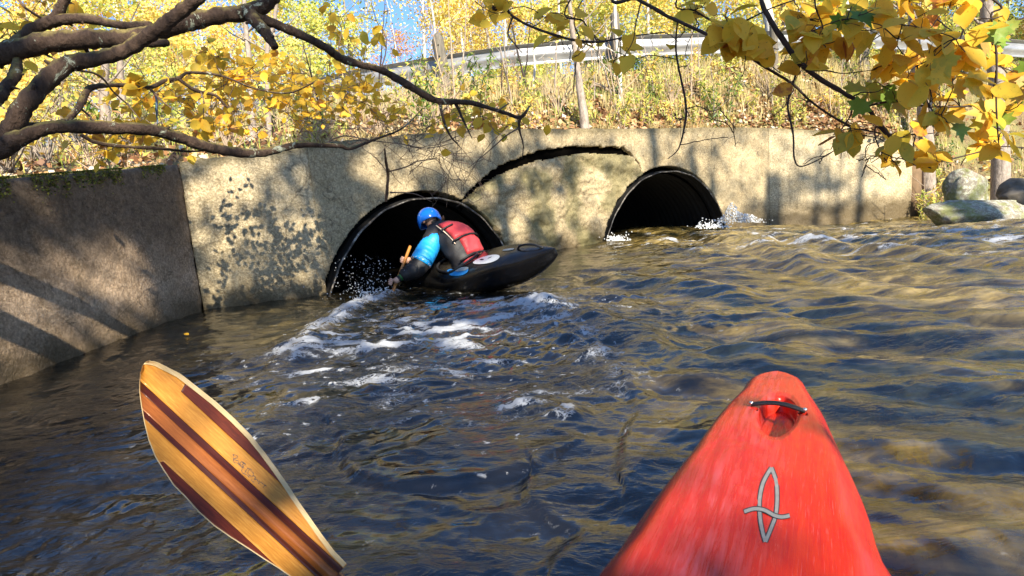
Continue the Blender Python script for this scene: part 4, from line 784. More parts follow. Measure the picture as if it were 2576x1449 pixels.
LEAFM = [mesh_np('leaf', *big_leaf(False, s_), [M_LYo]) for s_ in range(6)]; LEAFG = [mesh_np('leaf', *big_leaf(True, s_+20), [M_LGo]) for s_ in range(3)]; LEAFY = [mesh_np('leaf', *big_leaf(True, s_+40), [M_LYo]) for s_ in range(2)]
LFT = [big_leaf(False, s_ + 60) for s_ in range(2)]
SOLO = 300
def lean_tree(root, limbs, clusters, base_limb, mat, twigmat, seed):
    random.seed(seed); nodes = []; twig = MB(); leaves = []
    for L in limbs:
        pts, nm = L[0], L[1]; ctrl = [p if isinstance(p, Vector) else at(*p[:3]) for p in pts]; rad = []
        for p, c in zip(pts, ctrl): rad.append(L[2] if isinstance(p, Vector) else p[3]*.5*c.y/FPX)
        Q, R = smooth_path(ctrl, rad, 7, .07, .10); big = max(R) > .008; mb = MB() if big else twig; mb.add(*tube(Q, R, 16 if max(R) > .02 else 7, .10))
        if big:
            for k in range(int(len(Q)*.10)):   # knots and snags
                j = random.randint(2, len(Q)-3); d = Vector([random.uniform(-1, 1) for _ in range(3)]).normalized(); mb.add(*tube([Q[j], Q[j] + d*R[j]*1.5], [R[j]*.42, R[j]*.18], 5))
            sub(nm, mb.mesh(nm, [mat]), root)
        for q, r in zip(Q, R): nodes.append((q, r))
    for cl in clusters:
        (cx, cy, rx, ry, Y0, Y1, nt, nl, size) = cl[:9]; kind = cl[9] if len(cl) > 9 else 'y'
        for _ in range(nt):
            a = random.uniform(0, 6.28); rr_ = math.sqrt(random.random()); e = at(cx + rx*rr_*math.cos(a), cy + ry*rr_*math.sin(a), random.uniform(Y0, Y1))
            cands = random.sample(nodes, min(len(nodes), 90)); st_, r0 = min(cands, key=lambda nr: (nr[0] - e).length + (0 if nr[0].y < e.y + .5 else .3)); L = (e - st_).length; r1 = min(r0*.45, .0035 + .002*L)
            m1 = st_.lerp(e, .35) + Vector([random.uniform(-1, 1)*L*.10 for _ in range(3)]); m2 = st_.lerp(e, .7) + Vector([random.uniform(-1, 1)*L*.08 for _ in range(3)])
            Q, R = smooth_path([st_, m1, m2, e], [max(r1, .0022), max(.002, r1*.8), max(.0017, r1*.5), .0012*e.y**.5], 5, .8); twig.add(*tube(Q, R, 5))
            for q, r in list(zip(Q, R))[4::2]: nodes.append((q, r))
            for b in range(2):
                j = random.randint(5, len(Q)-2); f = Q[j] + Vector([random.uniform(-1, 1)*min(.25, L*.4) for _ in range(3)]); T_, TR_ = smooth_path([Q[j], (Q[j]+f)/2 + Vector((0, 0, .01)), f], [R[j]*.7, R[j]*.5, .0008], 3, 1); twig.add(*tube(T_, TR_, 4)); 
                if nl: leaves.append((f, size, kind))
            for k in range(nl):
                j = random.randint(4, len(Q)-1); leaves.append((Q[j] + Vector([random.uniform(-.02, .02) for _ in range(3)]), size, kind))
    sub('twigs', twig.mesh('twigs', [twigmat]), root)['kind'] = 'stuff'
    random.shuffle(leaves); leaves.sort(key=lambda l: -l[1]/l[0].y); print(root.name, 'leaves', len(leaves)); rest = []
    for i, (p, size, kind) in enumerate(leaves):
        nrm = Vector((random.gauss(.1, .45), random.gauss(-.6, .45), abs(random.gauss(.7, .4)))).normalized(); 
        if kind in 'Gm' or random.random() < .30: nrm = Vector((random.gauss(0, .5), -1, random.gauss(.2, .5))).normalized()
        sc = size*random.uniform(.6, 1.12)
        if i < SOLO:
            me = random.choice(LEAFG if kind == 'G' else LEAFY if kind == 'm' else LEAFM); o = bpy.data.objects.new('leaf', me); COL.objects.link(o); o.parent = root; o.matrix_parent_inverse = Matrix.Translation(-root.location)
            q = nrm.to_track_quat('Z', 'Y') ; down = random.uniform(0, 6.28) if abs(nrm.z) > .6 else random.gauss(math.pi, .6); o.rotation_mode = 'QUATERNION'; from mathutils import Quaternion
            o.rotation_quaternion = q @ Quaternion((0, 0, 1), down); o.location = p; o.scale = (sc,)*3
        else: rest.append((p, nrm, sc, kind))
    if rest:
        P = np.array([tuple(r[0]) for r in rest]); Nn = np.array([tuple(r[1]) for r in rest]); S_ = np.array([r[2] for r in rest]); V, F = scatter_np(*LFT[0], P, Nn, RNG.uniform(0, 6.28, len(P)), S_); nf = len(LFT[0][1])
        sub('foliage', mesh_np('foliage', V, F, [M_LYF], True, None, {'tint': ('FACE', np.repeat(RNG.beta(3, 2.5, len(P)), nf))}), root)['kind'] = 'stuff'
K1 = lambda pts, ox=0.0, oy=0.0: [((x*.3386 + ox), (y*.3386 + oy), Y, r*.3386*2) for x, y, Y, r in pts]
C1 = lambda *p: K1(p); C2 = lambda *p: K1(p, 805.0); C3 = lambda *p: K1(p, 1703.9)
TL = Vector((-4.3, 2.5, 1.0))
ltree = thing('leaning_tree', 'gnarled tree at left reaching mossy limbs over the wing wall, yellow leaves hanging', 'tree', tuple(TL))
T0 = Vector((-4.3, 2.5, .6)); T1 = Vector((-4.0, 2.55, 1.25)); T2 = Vector((-3.7, 2.6, 1.5))
mb = MB(); Q, R = smooth_path([T0, Vector((-4.22, 2.5, .95)), Vector((-4.15, 2.5, 1.3)), Vector((-4.3, 2.6, 2.2)), Vector((-4.2, 2.7, 3.6))], [.26, .20, .17, .12, .05], 6, .04, .05); mb.add(*tube(Q, R, 14, .05)); sub('trunk', mb.mesh('trunk', [M_BARK]), ltree)
J = Vector((-4.15, 2.5, 1.25))
LL = [([J, *C1((-900, 560, 2.7, 75), (-400, 470, 2.7, 72), (-60, 415, 2.7, 68), (110, 375, 2.7, 70), (300, 325, 2.7, 70), (520, 300, 2.72, 66), (800, 290, 2.75, 60), (1010, 275, 2.78, 52), (1200, 225, 2.8, 56), (1400, 165, 2.82, 60), (1600, 120, 2.85, 54), (1850, 88, 2.9, 54), (1990, 20, 2.9, 45), (2050, -40, 2.9, 38))], 'limb', .14),
      (C1((1010, 290, 2.76, 45), (1100, 318, 2.74, 30), (1245, 318, 2.72, 24)), 'limb', .03),
      (C1((1850, 80, 2.88, 50), (1890, 150, 2.86, 45), (1965, 230, 2.84, 38), (2045, 355, 2.82, 26)), 'limb', .03),
      ([J, *C1((-900, 900, 2.45, 60), (-400, 1080, 2.4, 62), (-40, 1050, 2.38, 56), (70, 960, 2.38, 58), (200, 760, 2.4, 62), (350, 600, 2.45, 58), (500, 480, 2.5, 58), (700, 440, 2.52, 50), (900, 385, 2.55, 46), (1050, 300, 2.55, 46), (1200, 200, 2.55, 48), (1350, 80, 2.55, 44), (1480, -20, 2.55, 40), (1600, -120, 2.6, 34))], 'limb', .12),
      ([J, *C1((-900, 1000, 2.4, 66), (-400, 1180, 2.35, 68), (-40, 1120, 2.32, 68), (100, 1050, 2.32, 60), (300, 965, 2.35, 46), (500, 940, 2.4, 44), (800, 950, 2.5, 44), (1100, 962, 2.6, 40), (1300, 1010, 2.7, 40), (1500, 1080, 2.8, 38), (1700, 1122, 2.9, 36), (1900, 1138, 3.0, 30), (2050, 1115, 3.05, 26), (2200, 1078, 3.1, 22), (2400, 1080, 3.2, 17), (2530, 1086, 3.3, 14)), *C2((200, 1105, 3.35, 12), (260, 1095, 3.4, 11), (380, 1045, 3.5, 9), (600, 960, 3.6, 6), (740, 830, 3.7, 3))], 'limb', .12),
      (C1((60, 380, 2.72, 40), (150, 280, 2.85, 32), (300, 190, 2.9, 42), (450, 148, 2.9, 38), (650, 140, 2.9, 32), (900, 188, 2.9, 28), (1120, 190, 2.88, 28)), 'limb', .05),
      (C1((400, 150, 2.9, 32), (440, 80, 2.9, 34), (480, 0, 2.9, 32), (510, -80, 2.9, 28)), 'limb', .05),
      (C1((1900, 130, 2.9, 42), (2100, 200, 2.95, 30), (2300, 290, 3.0, 28), (2450, 370, 3.05, 27)) + C2((60, 360, 3.1, 28), (150, 430, 3.12, 27), (300, 480, 3.15, 24), (450, 520, 3.2, 24), (600, 600, 3.25, 28), (750, 690, 3.3, 24), (880, 750, 3.35, 22), (1100, 760, 3.4, 17), (1250, 800, 3.45, 15), (1380, 840, 3.5, 13), (1490, 870, 3.5, 14), (1560, 785, 3.5, 5)), 'limb', .05),
      (C2((890, 760, 3.35, 14), (920, 900, 3.35, 10), (970, 1010, 3.35, 8), (1040, 1090, 3.35, 3)), 'branch', .01), (C2((1010, 770, 3.4, 14), (1060, 880, 3.4, 8), (1130, 1030, 3.4, 3)), 'branch', .01), (C2((1490, 870, 3.5, 14), (1480, 950, 3.5, 9), (1510, 1080, 3.5, 5), (1500, 1180, 3.5, 2)), 'branch', .01),
      (C2((1480, 950, 3.5, 7), (1380, 1010, 3.5, 5), (1290, 1090, 3.55, 4), (1100, 1250, 3.6, 2)), 'branch', .01), (C2((1310, 830, 3.45, 6), (1400, 770, 3.5, 5)), 'branch', .01),
      (C1((120, 930, 2.4, 24), (300, 925, 2.5, 18), (480, 900, 2.7, 20), (540, 850, 2.75, 22), (600, 770, 2.8, 24), (650, 670, 2.9, 24), (730, 640, 2.95, 19), (900, 632, 3.1, 15), (1100, 652, 3.2, 15), (1230, 600, 3.3, 15), (1330, 580, 3.35, 14), (1410, 540, 3.4, 11), (1650, 565, 3.5, 7), (1900, 660, 3.6, 6), (2150, 690, 3.7, 6), (2350, 600, 3.8, 5)), 'branch', .02),
      (C1((1330, 590, 3.35, 13), (1450, 670, 3.4, 12), (1600, 710, 3.45, 11), (1680, 790, 3.5, 8), (1745, 832, 3.5, 5)), 'branch', .02), (C1((590, 800, 2.8, 10), (640, 840, 2.85, 8), (700, 900, 2.85, 5)), 'branch', .01), (C1((1120, 660, 3.2, 8), (1180, 730, 3.2, 6), (1245, 785, 3.2, 4)), 'branch', .01),
      (C1((600, 1000, 2.6, 12), (720, 1060, 2.65, 14), (950, 1090, 2.7, 13), (1150, 1100, 2.75, 12), (1400, 1125, 2.8, 8), (1540, 1115, 2.85, 4)), 'branch', .02), (C1((130, 950, 2.5, 14), (300, 930, 2.6, 12), (480, 900, 2.7, 12)), 'branch', .02),
      (C1((560, 520, 2.5, 8), (700, 545, 2.7, 8), (780, 600, 2.8, 7), (840, 680, 2.9, 6), (950, 780, 3, 5), (1050, 900, 3, 3)), 'branch', .01),
      (C1((130, 440, 2.7, 26), (110, 560, 2.6, 36), (50, 640, 2.55, 38), (-20, 740, 2.5, 40), (-150, 860, 2.45, 42)), 'limb', .05), (C1((60, 640, 2.55, 14), (145, 662, 2.55, 6)), 'limb', .02),
      (C1((2540, 1085, 3.3, 8)) + C2((60, 1060, 3.5, 6), (180, 1010, 3.5, 5), (360, 1040, 3.6, 4), (600, 1070, 3.7, 3), (800, 1100, 3.8, 3), (1000, 1060, 3.8, 2)), 'branch', .01),
      (C2((480, 1100, 4.2, 5), (490, 1200, 4.3, 9), (505, 1290, 4.4, 11), (500, 1380, 4.4, 12), (495, 1447, 4.4, 12), (490, 1500, 4.4, 8)), 'branch', .01), (C2((510, 1275, 4.4, 6), (640, 1240, 4.4, 5), (720, 1200, 4.4, 4), (870, 1180, 4.4, 3)), 'branch', .01), (C2((520, 1430, 4.4, 6), (700, 1440, 4.4, 4), (830, 1500, 4.4, 2)), 'branch', .01),
      (C1((120, -40, 2.6, 8), (180, 50, 2.6, 8), (300, 130, 2.7, 9)), 'branch', .01), (C1((330, 400, 2.75, 8), (440, 455, 2.7, 7)), 'branch', .01)]
CL = [(560, 190, 130, 55, 3.8, 5.2, 20, 5, .07), (700, 200, 140, 60, 3.8, 5.4, 26, 5, .07), (850, 240, 130, 70, 3.9, 5.6, 24, 5, .07), (480, 260, 120, 70, 3.4, 4.6, 16, 4, .068), (640, 290, 190, 60, 3.8, 5.2, 26, 4, .07), (950, 270, 110, 60, 4.2, 5.4, 16, 4, .07), (350, 230, 90, 60, 3.0, 4.0, 10, 5, .075),
      (450, 330, 140, 40, 3.2, 4.2, 12, 6, .08), (230, 370, 80, 40, 3, 4, 8, 5, .08), (90, 80, 90, 80, 3, 4, 6, 3, .08), (150, 10, 60, 30, 3, 4, 4, 3, .08), (860, 130, 60, 60, 4, 5, 6, 3, .08), (900, 25, 90, 20, 3.4, 4.4, 6, 3, .075), (1120, 290, 90, 50, 3.6, 4.2, 7, 2, .075), (1260, 300, 70, 60, 3.6, 4.2, 7, 2, .08), (1180, 240, 60, 30, 3.6, 4.2, 4, 2, .08), (620, 130, 130, 50, 3.6, 4.8, 10, 4, .08),
      (1100, 400, 150, 80, 4.0, 5.0, 34, 0, .08), (1010, 350, 140, 60, 3.8, 4.6, 34, 0, .08), (1140, 490, 90, 40, 4.3, 5.0, 22, 0, .08), (930, 330, 130, 40, 3.6, 4.4, 26, 0, .07), (700, 330, 200, 60, 3.2, 4.4, 18, 0, .07), (200, 150, 250, 120, 3, 4, 14, 0, .07), (1250, 200, 120, 80, 3.6, 4.4, 6, 0, .08)]
lean_tree(ltree, LL, CL, None, M_BARK, M_TWP, 3)
cord = MB(); a = at(390, 238, 3.25); b = at(394, 275, 3.25); cord.add(*tube(*smooth_path([a, a.lerp(b, .5) + Vector((.004, 0, 0)), b, at(396, 312, 3.25)], [.004, .005, .006, .002], 4, .3), 6)); tag(link('hanging_cord', cord.mesh('hanging_cord', [simple('faded_blue_cord', (.10, .20, .32), .7)])), 'short faded blue cord dangling from a thin branch at left', 'cord')

RT = Vector((4.4, -5.4, .5)); rtree = thing('overhanging_tree', 'tree whose thin dark branches with big yellow leaves hang over at right', 'tree', tuple(RT)); mb = MB()
Q, R = smooth_path([RT - Vector((0, 0, .4)), Vector((4.3, -5.2, 1.6)), Vector((4.0, -4.6, 3.2)), Vector((3.4, -3.4, 4.2)), Vector((2.4, -1.2, 4.3)), Vector((1.6, .8, 3.6)), at(1860, -520, 2.2), at(1895, -160, 2.2)], [.20, .17, .13, .10, .07, .05, .025, .016], 7, .05, .05); mb.add(*tube(Q, R, 12)); sub('trunk', mb.mesh('trunk', [M_BARK]), rtree)
HI = at(1860, -520, 2.2); HM = at(1880, -300, 2.2)
RL = [([at(1895, -160, 2.2), *C3((620, -20, 2.2, 15), (680, 130, 2.2, 18), (800, 320, 2.2, 19), (905, 460, 2.2, 20), (1050, 580, 2.2, 17), (1250, 700, 2.2, 15), (1400, 790, 2.2, 15), (1500, 920, 2.2, 14), (1640, 1080, 2.2, 12), (1720, 1160, 2.2, 10), (1830, 1220, 2.2, 7), (1885, 1252, 2.2, 3))], 'branch', .016),
      ([HI, *C2((2200, -100, 2.4, 12), (2350, -10, 2.4, 12), (2480, 62, 2.4, 13), (2600, 130, 2.4, 13)), *C3((100, 200, 2.4, 12), (250, 270, 2.4, 11), (450, 360, 2.4, 11), (620, 480, 2.4, 10), (850, 620, 2.4, 9), (1000, 760, 2.4, 8), (1230, 910, 2.4, 7), (1450, 980, 2.4, 6), (1700, 1000, 2.4, 5), (1900, 990, 2.4, 3))], 'branch', .012),
      (C3((905, 480, 2.2, 9), (860, 620, 2.2, 8), (820, 780, 2.2, 8), (860, 1000, 2.2, 7), (870, 1180, 2.2, 6), (925, 1235, 2.2, 5), (1100, 1160, 2.2, 4), (1220, 1080, 2.2, 3)), 'branch', .01),
      (C3((1400, 790, 2.2, 9), (1620, 752, 2.2, 8), (1850, 790, 2.2, 8), (2100, 792, 2.2, 7), (2400, 770, 2.2, 6), (2600, 740, 2.2, 5)), 'branch', .01), (C3((1620, 752, 2.2, 7), (1800, 640, 2.2, 8), (2000, 480, 2.2, 8), (2200, 330, 2.2, 7), (2400, 210, 2.2, 6), (2600, 120, 2.2, 5)), 'branch', .01),
      (C3((2030, 450, 2.2, 5), (2100, 290, 2.2, 6), (2160, 150, 2.2, 7), (2300, -20, 2.2, 8)), 'branch', .01), (C3((1830, 1220, 2.2, 6), (2000, 1190, 2.2, 6), (2200, 1140, 2.2, 5), (2400, 1090, 2.2, 5), (2600, 1100, 2.2, 4)), 'branch', .01),
      (C3((1300, 760, 2.2, 6), (1290, 850, 2.2, 6), (1240, 930, 2.2, 5), (1190, 1010, 2.2, 4), (1140, 1110, 2.2, 3)), 'branch', .01), ([HM, *C3((0, -20, 2.5, 6), (130, 80, 2.5, 6), (380, 190, 2.4, 8), (700, 60, 2.3, 5), (900, -10, 2.3, 5))], 'branch', .008), (C3((380, 190, 2.4, 7), (430, 300, 2.4, 5), (560, 380, 2.4, 4), (760, 540, 2.4, 3)), 'branch', .005),
      ([HI, *C2((1380, -40, 2.6, 10), (1390, 50, 2.6, 10), (1430, 120, 2.6, 9), (1600, 210, 2.6, 9), (1850, 290, 2.6, 9), (2060, 312, 2.6, 8), (2300, 270, 2.6, 5), (2560, 240, 2.6, 4))], 'branch', .01), (C2((1430, 130, 2.6, 8), (1398, 250, 2.6, 6), (1450, 330, 2.6, 5), (1500, 390, 2.6, 3)), 'branch', .006),
      ([HI, *C2((1870, -20, 2.6, 6), (1960, 160, 2.6, 6), (2060, 305, 2.6, 5))], 'branch', .006), ([HI, *C2((1960, -20, 2.8, 4), (1925, 300, 2.8, 5), (1898, 500, 2.8, 5), (1880, 700, 2.8, 3))], 'branch', .006),
      (C3((0, 170, 2.4, 6), (-10, 380, 2.5, 7), (30, 600, 2.5, 8), (60, 750, 2.5, 8), (60, 900, 2.5, 8), (10, 1100, 2.5, 5), (-70, 1180, 2.5, 3)), 'branch', .008), (C3((910, 400, 2.2, 7), (1070, 320, 2.2, 6), (1200, 300, 2.2, 5), (1380, 350, 2.2, 3)), 'branch', .006), (C3((1075, 320, 2.2, 6), (1080, 200, 2.2, 5), (1030, 60, 2.2, 6), (1020, -40, 2.2, 6)), 'branch', .006),
      (C3((1550, 1000, 2.2, 6), (1480, 940, 2.2, 5), (1470, 1020, 2.2, 5), (1520, 1140, 2.2, 3)), 'branch', .005), (C3((970, 530, 2.2, 5), (1100, 525, 2.2, 5), (1240, 545, 2.2, 4), (1450, 520, 2.2, 3)), 'branch', .005), ([HM, *C3((2250, -60, 2.0, 8), (2330, 120, 2.0, 7), (2370, 400, 2.0, 7), (2370, 800, 2.0, 6), (2390, 1100, 2.0, 4))], 'branch', .01)]
CR = [(1850, 60, 70, 60, 2.0, 2.5, 9, 3, .095), (1890, 110, 60, 30, 2.0, 2.5, 6, 2, .09), (2010, 90, 60, 55, 2.0, 2.4, 8, 3, .09), (2080, 90, 50, 50, 2.0, 2.4, 5, 3, .09), (2130, 70, 60, 60, 2.0, 2.4, 4, 2, .09), (2260, 50, 60, 60, 1.9, 2.3, 7, 2, .10), (2370, 50, 60, 70, 1.8, 2.2, 7, 3, .10), (2400, 130, 90, 70, 1.9, 2.3, 5, 2, .09), (2270, 140, 60, 60, 1.9, 2.3, 6, 2, .09), (2440, 220, 130, 80, 1.9, 2.3, 5, 1, .085), (2320, 250, 110, 80, 1.9, 2.3, 4, 1, .085), (2520, 150, 60, 120, 1.9, 2.4, 5, 2, .09),
      (2400, 350, 140, 60, 1.9, 2.4, 7, 2, .085), (2520, 370, 70, 50, 1.9, 2.4, 4, 2, .085), (2500, 280, 80, 40, 1.9, 2.4, 3, 2, .09), (2120, 350, 40, 30, 2.1, 2.3, 2, 1, .09), (2230, 400, 30, 18, 2.1, 2.25, 2, 1, .09), (2150, 310, 60, 40, 2.1, 2.4, 2, 1, .09), (2300, 370, 60, 40, 2.0, 2.4, 4, 2, .09), (1560, 90, 80, 60, 2.4, 2.8, 4, 1, .09), (1380, 40, 60, 40, 2.4, 2.8, 3, 1, .09), (1450, 110, 60, 40, 2.4, 2.8, 3, 1, .08), (1200, 20, 60, 20, 2.4, 2.8, 3, 2, .09), (1750, 30, 60, 40, 2.3, 2.6, 4, 1, .09),
      (2130, 30, 70, 30, 2.0, 2.4, 3, 1, .10, 'G'), (2280, 230, 80, 50, 2.0, 2.4, 2, 1, .09, 'G'), (2210, 230, 40, 40, 2.0, 2.4, 3, 1, .10, 'G'), (2500, 60, 80, 60, 1.9, 2.4, 3, 1, .10, 'G'), (2420, 280, 60, 40, 1.9, 2.4, 1, 1, .09, 'G'), (2360, 180, 60, 60, 1.9, 2.4, 4, 1, .11, 'm'), (2560, 250, 40, 60, 1.9, 2.4, 3, 1, .11, 'G'),
      (2050, 420, 140, 50, 2.2, 2.5, 7, 0, .08), (1780, 300, 120, 90, 2.3, 2.6, 9, 0, .08), (1950, 200, 150, 100, 2.2, 2.5, 10, 0, .08), (1620, 130, 150, 60, 2.5, 2.7, 8, 0, .08), (2300, 420, 120, 40, 2.1, 2.4, 6, 0, .08), (1380, 90, 60, 60, 2.5, 2.8, 4, 0, .08), (2450, 200, 120, 150, 2.0, 2.4, 10, 0, .08)]
lean_tree(rtree, RL, CR, None, M_TWIG, M_TWIG, 4)
# ================================================================== BOATS AND PADDLER
# ---------------- red kayak bow in the foreground
ZG = .20
rows_ = [(936,1950,1966),(940,1930,1985),(946,1912,1997),(957,1897,2008),(979,1871,2027),(1004,1847,2044),(1043,1813,2070),(1085,1783,2088),(1171,1719,2129),(1256,1647,2168),(1342,1587,2198),(1449,1514,2221)]
Lp_ = [gp(a, y, ZG) for y, a, b in rows_]; Rp_ = [gp(b, y, ZG) for y, a, b in rows_]; tip = (Lp_[0] + Rp_[0])/2; mid = (Lp_[-1] + Rp_[-1])/2
KA = (tip - mid); KA.z = 0; KA.normalize(); KB = Vector((KA.y, -KA.x, 0)); KO = tip
def uv(p): d = p - KO; return -(d.x*KA.x + d.y*KA.y), d.x*KB.x + d.y*KB.y
lu = sorted([uv(p) for p in Lp_]); ru = sorted([uv(p) for p in Rp_]); w_end = (ru[-1][1] - lu[-1][1])/2; U_END = 2.35
u9, l9, r9 = (lu[4][0]+ru[4][0])/2, lu[4][1], ru[4][1]; c9 = (l9+r9)/2; arc = [(u9*q_, math.sqrt(1-(1-q_)**2)) for q_ in (0, .02, .06, .14, .28, .5, .75)]; lu = [(u_, c9 - (c9-l9)*w_) for u_, w_ in arc] + [e for e in lu[4:] if e[0] > u9*.8]; ru = [(u_, c9 + (r9-c9)*w_) for u_, w_ in arc] + [e for e in ru[4:] if e[0] > u9*.8]
lu = lu + [(.95, lu[-1][1] - .045), (1.35, lu[-1][1] - .02), (U_END, lu[-1][1] + .24)]; ru = ru + [(.95, ru[-1][1] + .045), (1.35, ru[-1][1] + .02), (U_END, ru[-1][1] - .24)]
_us = np.linspace(-.01, U_END, 2400); _el = np.interp(_us, [a for a, b in lu], [b for a, b in lu]); _er = np.interp(_us, [a for a, b in ru], [b for a, b in ru])
def _smo(e, n): k = np.hanning(2*n+1); k /= k.sum(); return np.convolve(np.pad(e, n, 'edge'), k, 'valid')
_w = sst(.05, .3, _us); _el = _smo(_el, 3)*(1-_w) + _smo(_el, 110)*_w; _er = _smo(_er, 3)*(1-_w) + _smo(_er, 110)*_w
def edges(u): return np.interp(u, _us, _el), np.interp(u, _us, _er)
RISE = lambda u: .004 + .022*sst(0, .20, np.asarray(u)) + .055*sst(.12, .75, np.asarray(u))
def deck_z(u, v):
    a, b = edges(u); c = (a+b)/2; w = np.maximum((b-a)/2, 1e-4); q = np.clip(np.abs(v - c)/w, 0, 1); f = .74
    rise = 0
    for dq_ in (-.07, -.035, 0, .035, .07):
        qq_ = np.clip(q + dq_*np.clip((1 - q)/.07, 0, 1), 0, 1); rise = rise + np.where(qq_ < f, 1 - .12*(qq_/f)**2, .88*(1 - (np.clip(qq_-f, 0, 1)/(1-f))**1.35))/5
    return ZG + np.asarray(RISE(u))*rise
def deck_pt(x, y, lift=0.0):
    z = .25
    for _ in range(8): p = gp(x, y, z); u, v = uv(p); z = float(deck_z(u, v)) + lift
    return gp(x, y, z)
rc = deck_pt(1956, 1031); ruc = uv(rc); rx_ = abs(uv(deck_pt(2006, 1031))[1] - ruc[1]); ry_ = abs(uv(deck_pt(1956, 1077))[0] - uv(deck_pt(1956, 985))[0])/2
def world(u, v, z): return KO.x - KA.x*u + KB.x*v, KO.y - KA.y*u + KB.y*v, z
uu = np.concatenate([np.array([-.004, 0, .003, .007, .012]), np.linspace(.018, .32, 120), np.linspace(.325, .9, 110), np.linspace(.92, U_END, 30)]); qq = np.linspace(-1, 1, 150)
Ug, Q = np.meshgrid(uu, qq, indexing='ij'); a_, b_ = edges(Ug); Vg = (a_+b_)/2 + Q*(b_-a_)/2; Zg = deck_z(Ug, Vg)
el = np.sqrt(((Ug - ruc[0])/ry_)**2 + ((Vg - ruc[1])/rx_)**2); Zg = Zg - .050*sst(1.02, .90, el) - .012*sst(.9, .3, el) - .006*sst(1.25, 1.0, el)*sst(.7, 1.0, el)
Zg = Zg - .004*sst(.03, .015, np.abs(Vg - ruc[1] + .0*Ug))*0 + .0011*fbm(Ug*14, Vg*40, 2, 71)
for vx in (-1, 1):   # slots for the strap ends
    e = np.maximum(np.abs(Vg - ruc[1] - vx*rx_*1.28)/(rx_*.22), np.abs(Ug - ruc[0])/.011); Zg = Zg - .016*sst(1.1, .8, e)
# hull under the gunwale
nh = 24; hq = np.linspace(0, math.pi, nh)[1:-1]; a1, b1 = edges(uu); c1 = (a1+b1)/2; w1 = (b1-a1)/2; deep = .04 + .30*sst(0, .8, uu)
Uh, Hh = np.meshgrid(uu, hq, indexing='ij'); Vh = c1[:, None] + np.sign(np.cos(Hh))*np.abs(np.cos(Hh))**.6*w1[:, None]; Zh = ZG - np.sin(Hh)**.8*deep[:, None]
Ua = np.concatenate([Ug, Uh], 1); Va = np.concatenate([Vg, Vh], 1); Za = np.concatenate([Zg, Zh], 1); X, Y, Z = world(Ua, Va, Za)
mk = N('scuffed_red_plastic'); du, dv = mk.attr('du'), mk.attr('dv'); cx = mk.n('CombineXYZ'); mk.l(mk.math('MULTIPLY', du, 3.0), cx.inputs[0]); mk.l(mk.math('MULTIPLY', dv, 42.0), cx.inputs[1]); st1 = mk.noise(cx.outputs[0], 1.3, 6, .7, .3)
cx2 = mk.n('CombineXYZ'); mk.l(mk.math('MULTIPLY', du, 7.0), cx2.inputs[0]); mk.l(mk.math('MULTIPLY', dv, 160.0), cx2.inputs[1]); st2 = mk.noise(cx2.outputs[0], 1.5, 4, .7); blot = mk.noise(mk.geo(), 7, 5, .6, .6)
cen = mk.ramp(mk.math('ABSOLUTE', mk.math('ADD', mk.attr('dq'), .22)), [(.12, 1.), (.55, 0.)])
sc_ = mk.math('MULTIPLY', mk.ramp(st1, [(.46, 0.), (.60, 1.)]), mk.math('MULTIPLY', cen, mk.ramp(blot, [(.36, .1), (.62, 1.)])))
sc2 = mk.math('MULTIPLY', mk.ramp(st2, [(.58, 0.), (.68, 1.)]), mk.ramp(mk.attr('dside'), [(.0, .65), (1., .08)]))
col = mk.mix(mk.ramp(mk.math('ADD', mk.math('MULTIPLY', st1, .6), mk.math('MULTIPLY', blot, .4)), [(.35, 0.), (.65, 1.)]), (.40, .010, .006), (.50, .032, .009)); col = mk.mix(mk.math('MULTIPLY', sc_, .65), col, (.52, .09, .115)); col = mk.mix(mk.math('MULTIPLY', sc2, .45), col, (.55, .13, .12))
nick = mk.ramp(mk.noise(cx.outputs[0], 5, 3, .6), [(.70, 0.), (.74, 1.)]); col = mk.mix(mk.math('MULTIPLY', nick, .5), col, (.22, .02, .02))
mk.set(Base_Color=col, Roughness=mk.mix(sc_, (.26,)*3, (.44,)*3), Specular_IOR_Level=.32, Subsurface_Weight=0.0)
mk.bump(mk.math('ADD', mk.math('MULTIPLY', st1, .6), mk.math('ADD', mk.math('MULTIPLY', st2, .25), mk.math('MULTIPLY', mk.noise(mk.geo(), 16, 3), .5))), .35, .006)
nv = Ua.shape[1]; F = grid_faces(len(uu), nv, True); dqa = np.concatenate([Q, np.sign(np.cos(Hh))*1.0], 1); dsd = np.concatenate([sst(.68, .78, np.abs(Q)), np.ones_like(Uh)], 1)
F = [tuple(q) for q in F[:, ::-1]] + [tuple((len(uu)-1)*nv + k for k in range(nv))]
kay = thing('red_kayak', 'scuffed red plastic kayak bow pointing away at lower right', 'kayak', (float(KO.x), float(KO.y), 0))
sub('hull', mesh_np('hull', np.stack([X, Y, Z], -1), F, [mk.m], True, None, {'du': ('POINT', Ua.ravel()), 'dv': ('POINT', Va.ravel()), 'dq': ('POINT', dqa.ravel()), 'dside': ('POINT', dsd.ravel())}), kay)
M_BLK = simple('black_webbing', (.018, .018, .020), .42, .5, 200, bump=.6); M_BOLT = simple('bright_bolt', (.75, .74, .70), .25, .15, 50, .9); M_SIL = simple('silver_decal', (.22, .22, .21), .5, .35, 60, .1); M_DK = simple('dark_outline', (.02, .02, .025), .5)
sa = deck_pt(1890, 1017, .006); sb = deck_pt(2025, 1034, .006); P = [sa.lerp(sb, t) + Vector((0, 0, .014*math.sin(math.pi*t))) for t in np.linspace(0, 1, 14)]; V, F = [], []
for i, p in enumerate(P):
    w = .0085 if 1 < i < 12 else .0065; tk = .0048
    for a, b in ((-1, -1), (-1, .2), (-.5, 1), (.5, 1), (1, .2), (1, -1)): V.append(p - KA*(a*w) + Vector((0, 0, b*tk)))
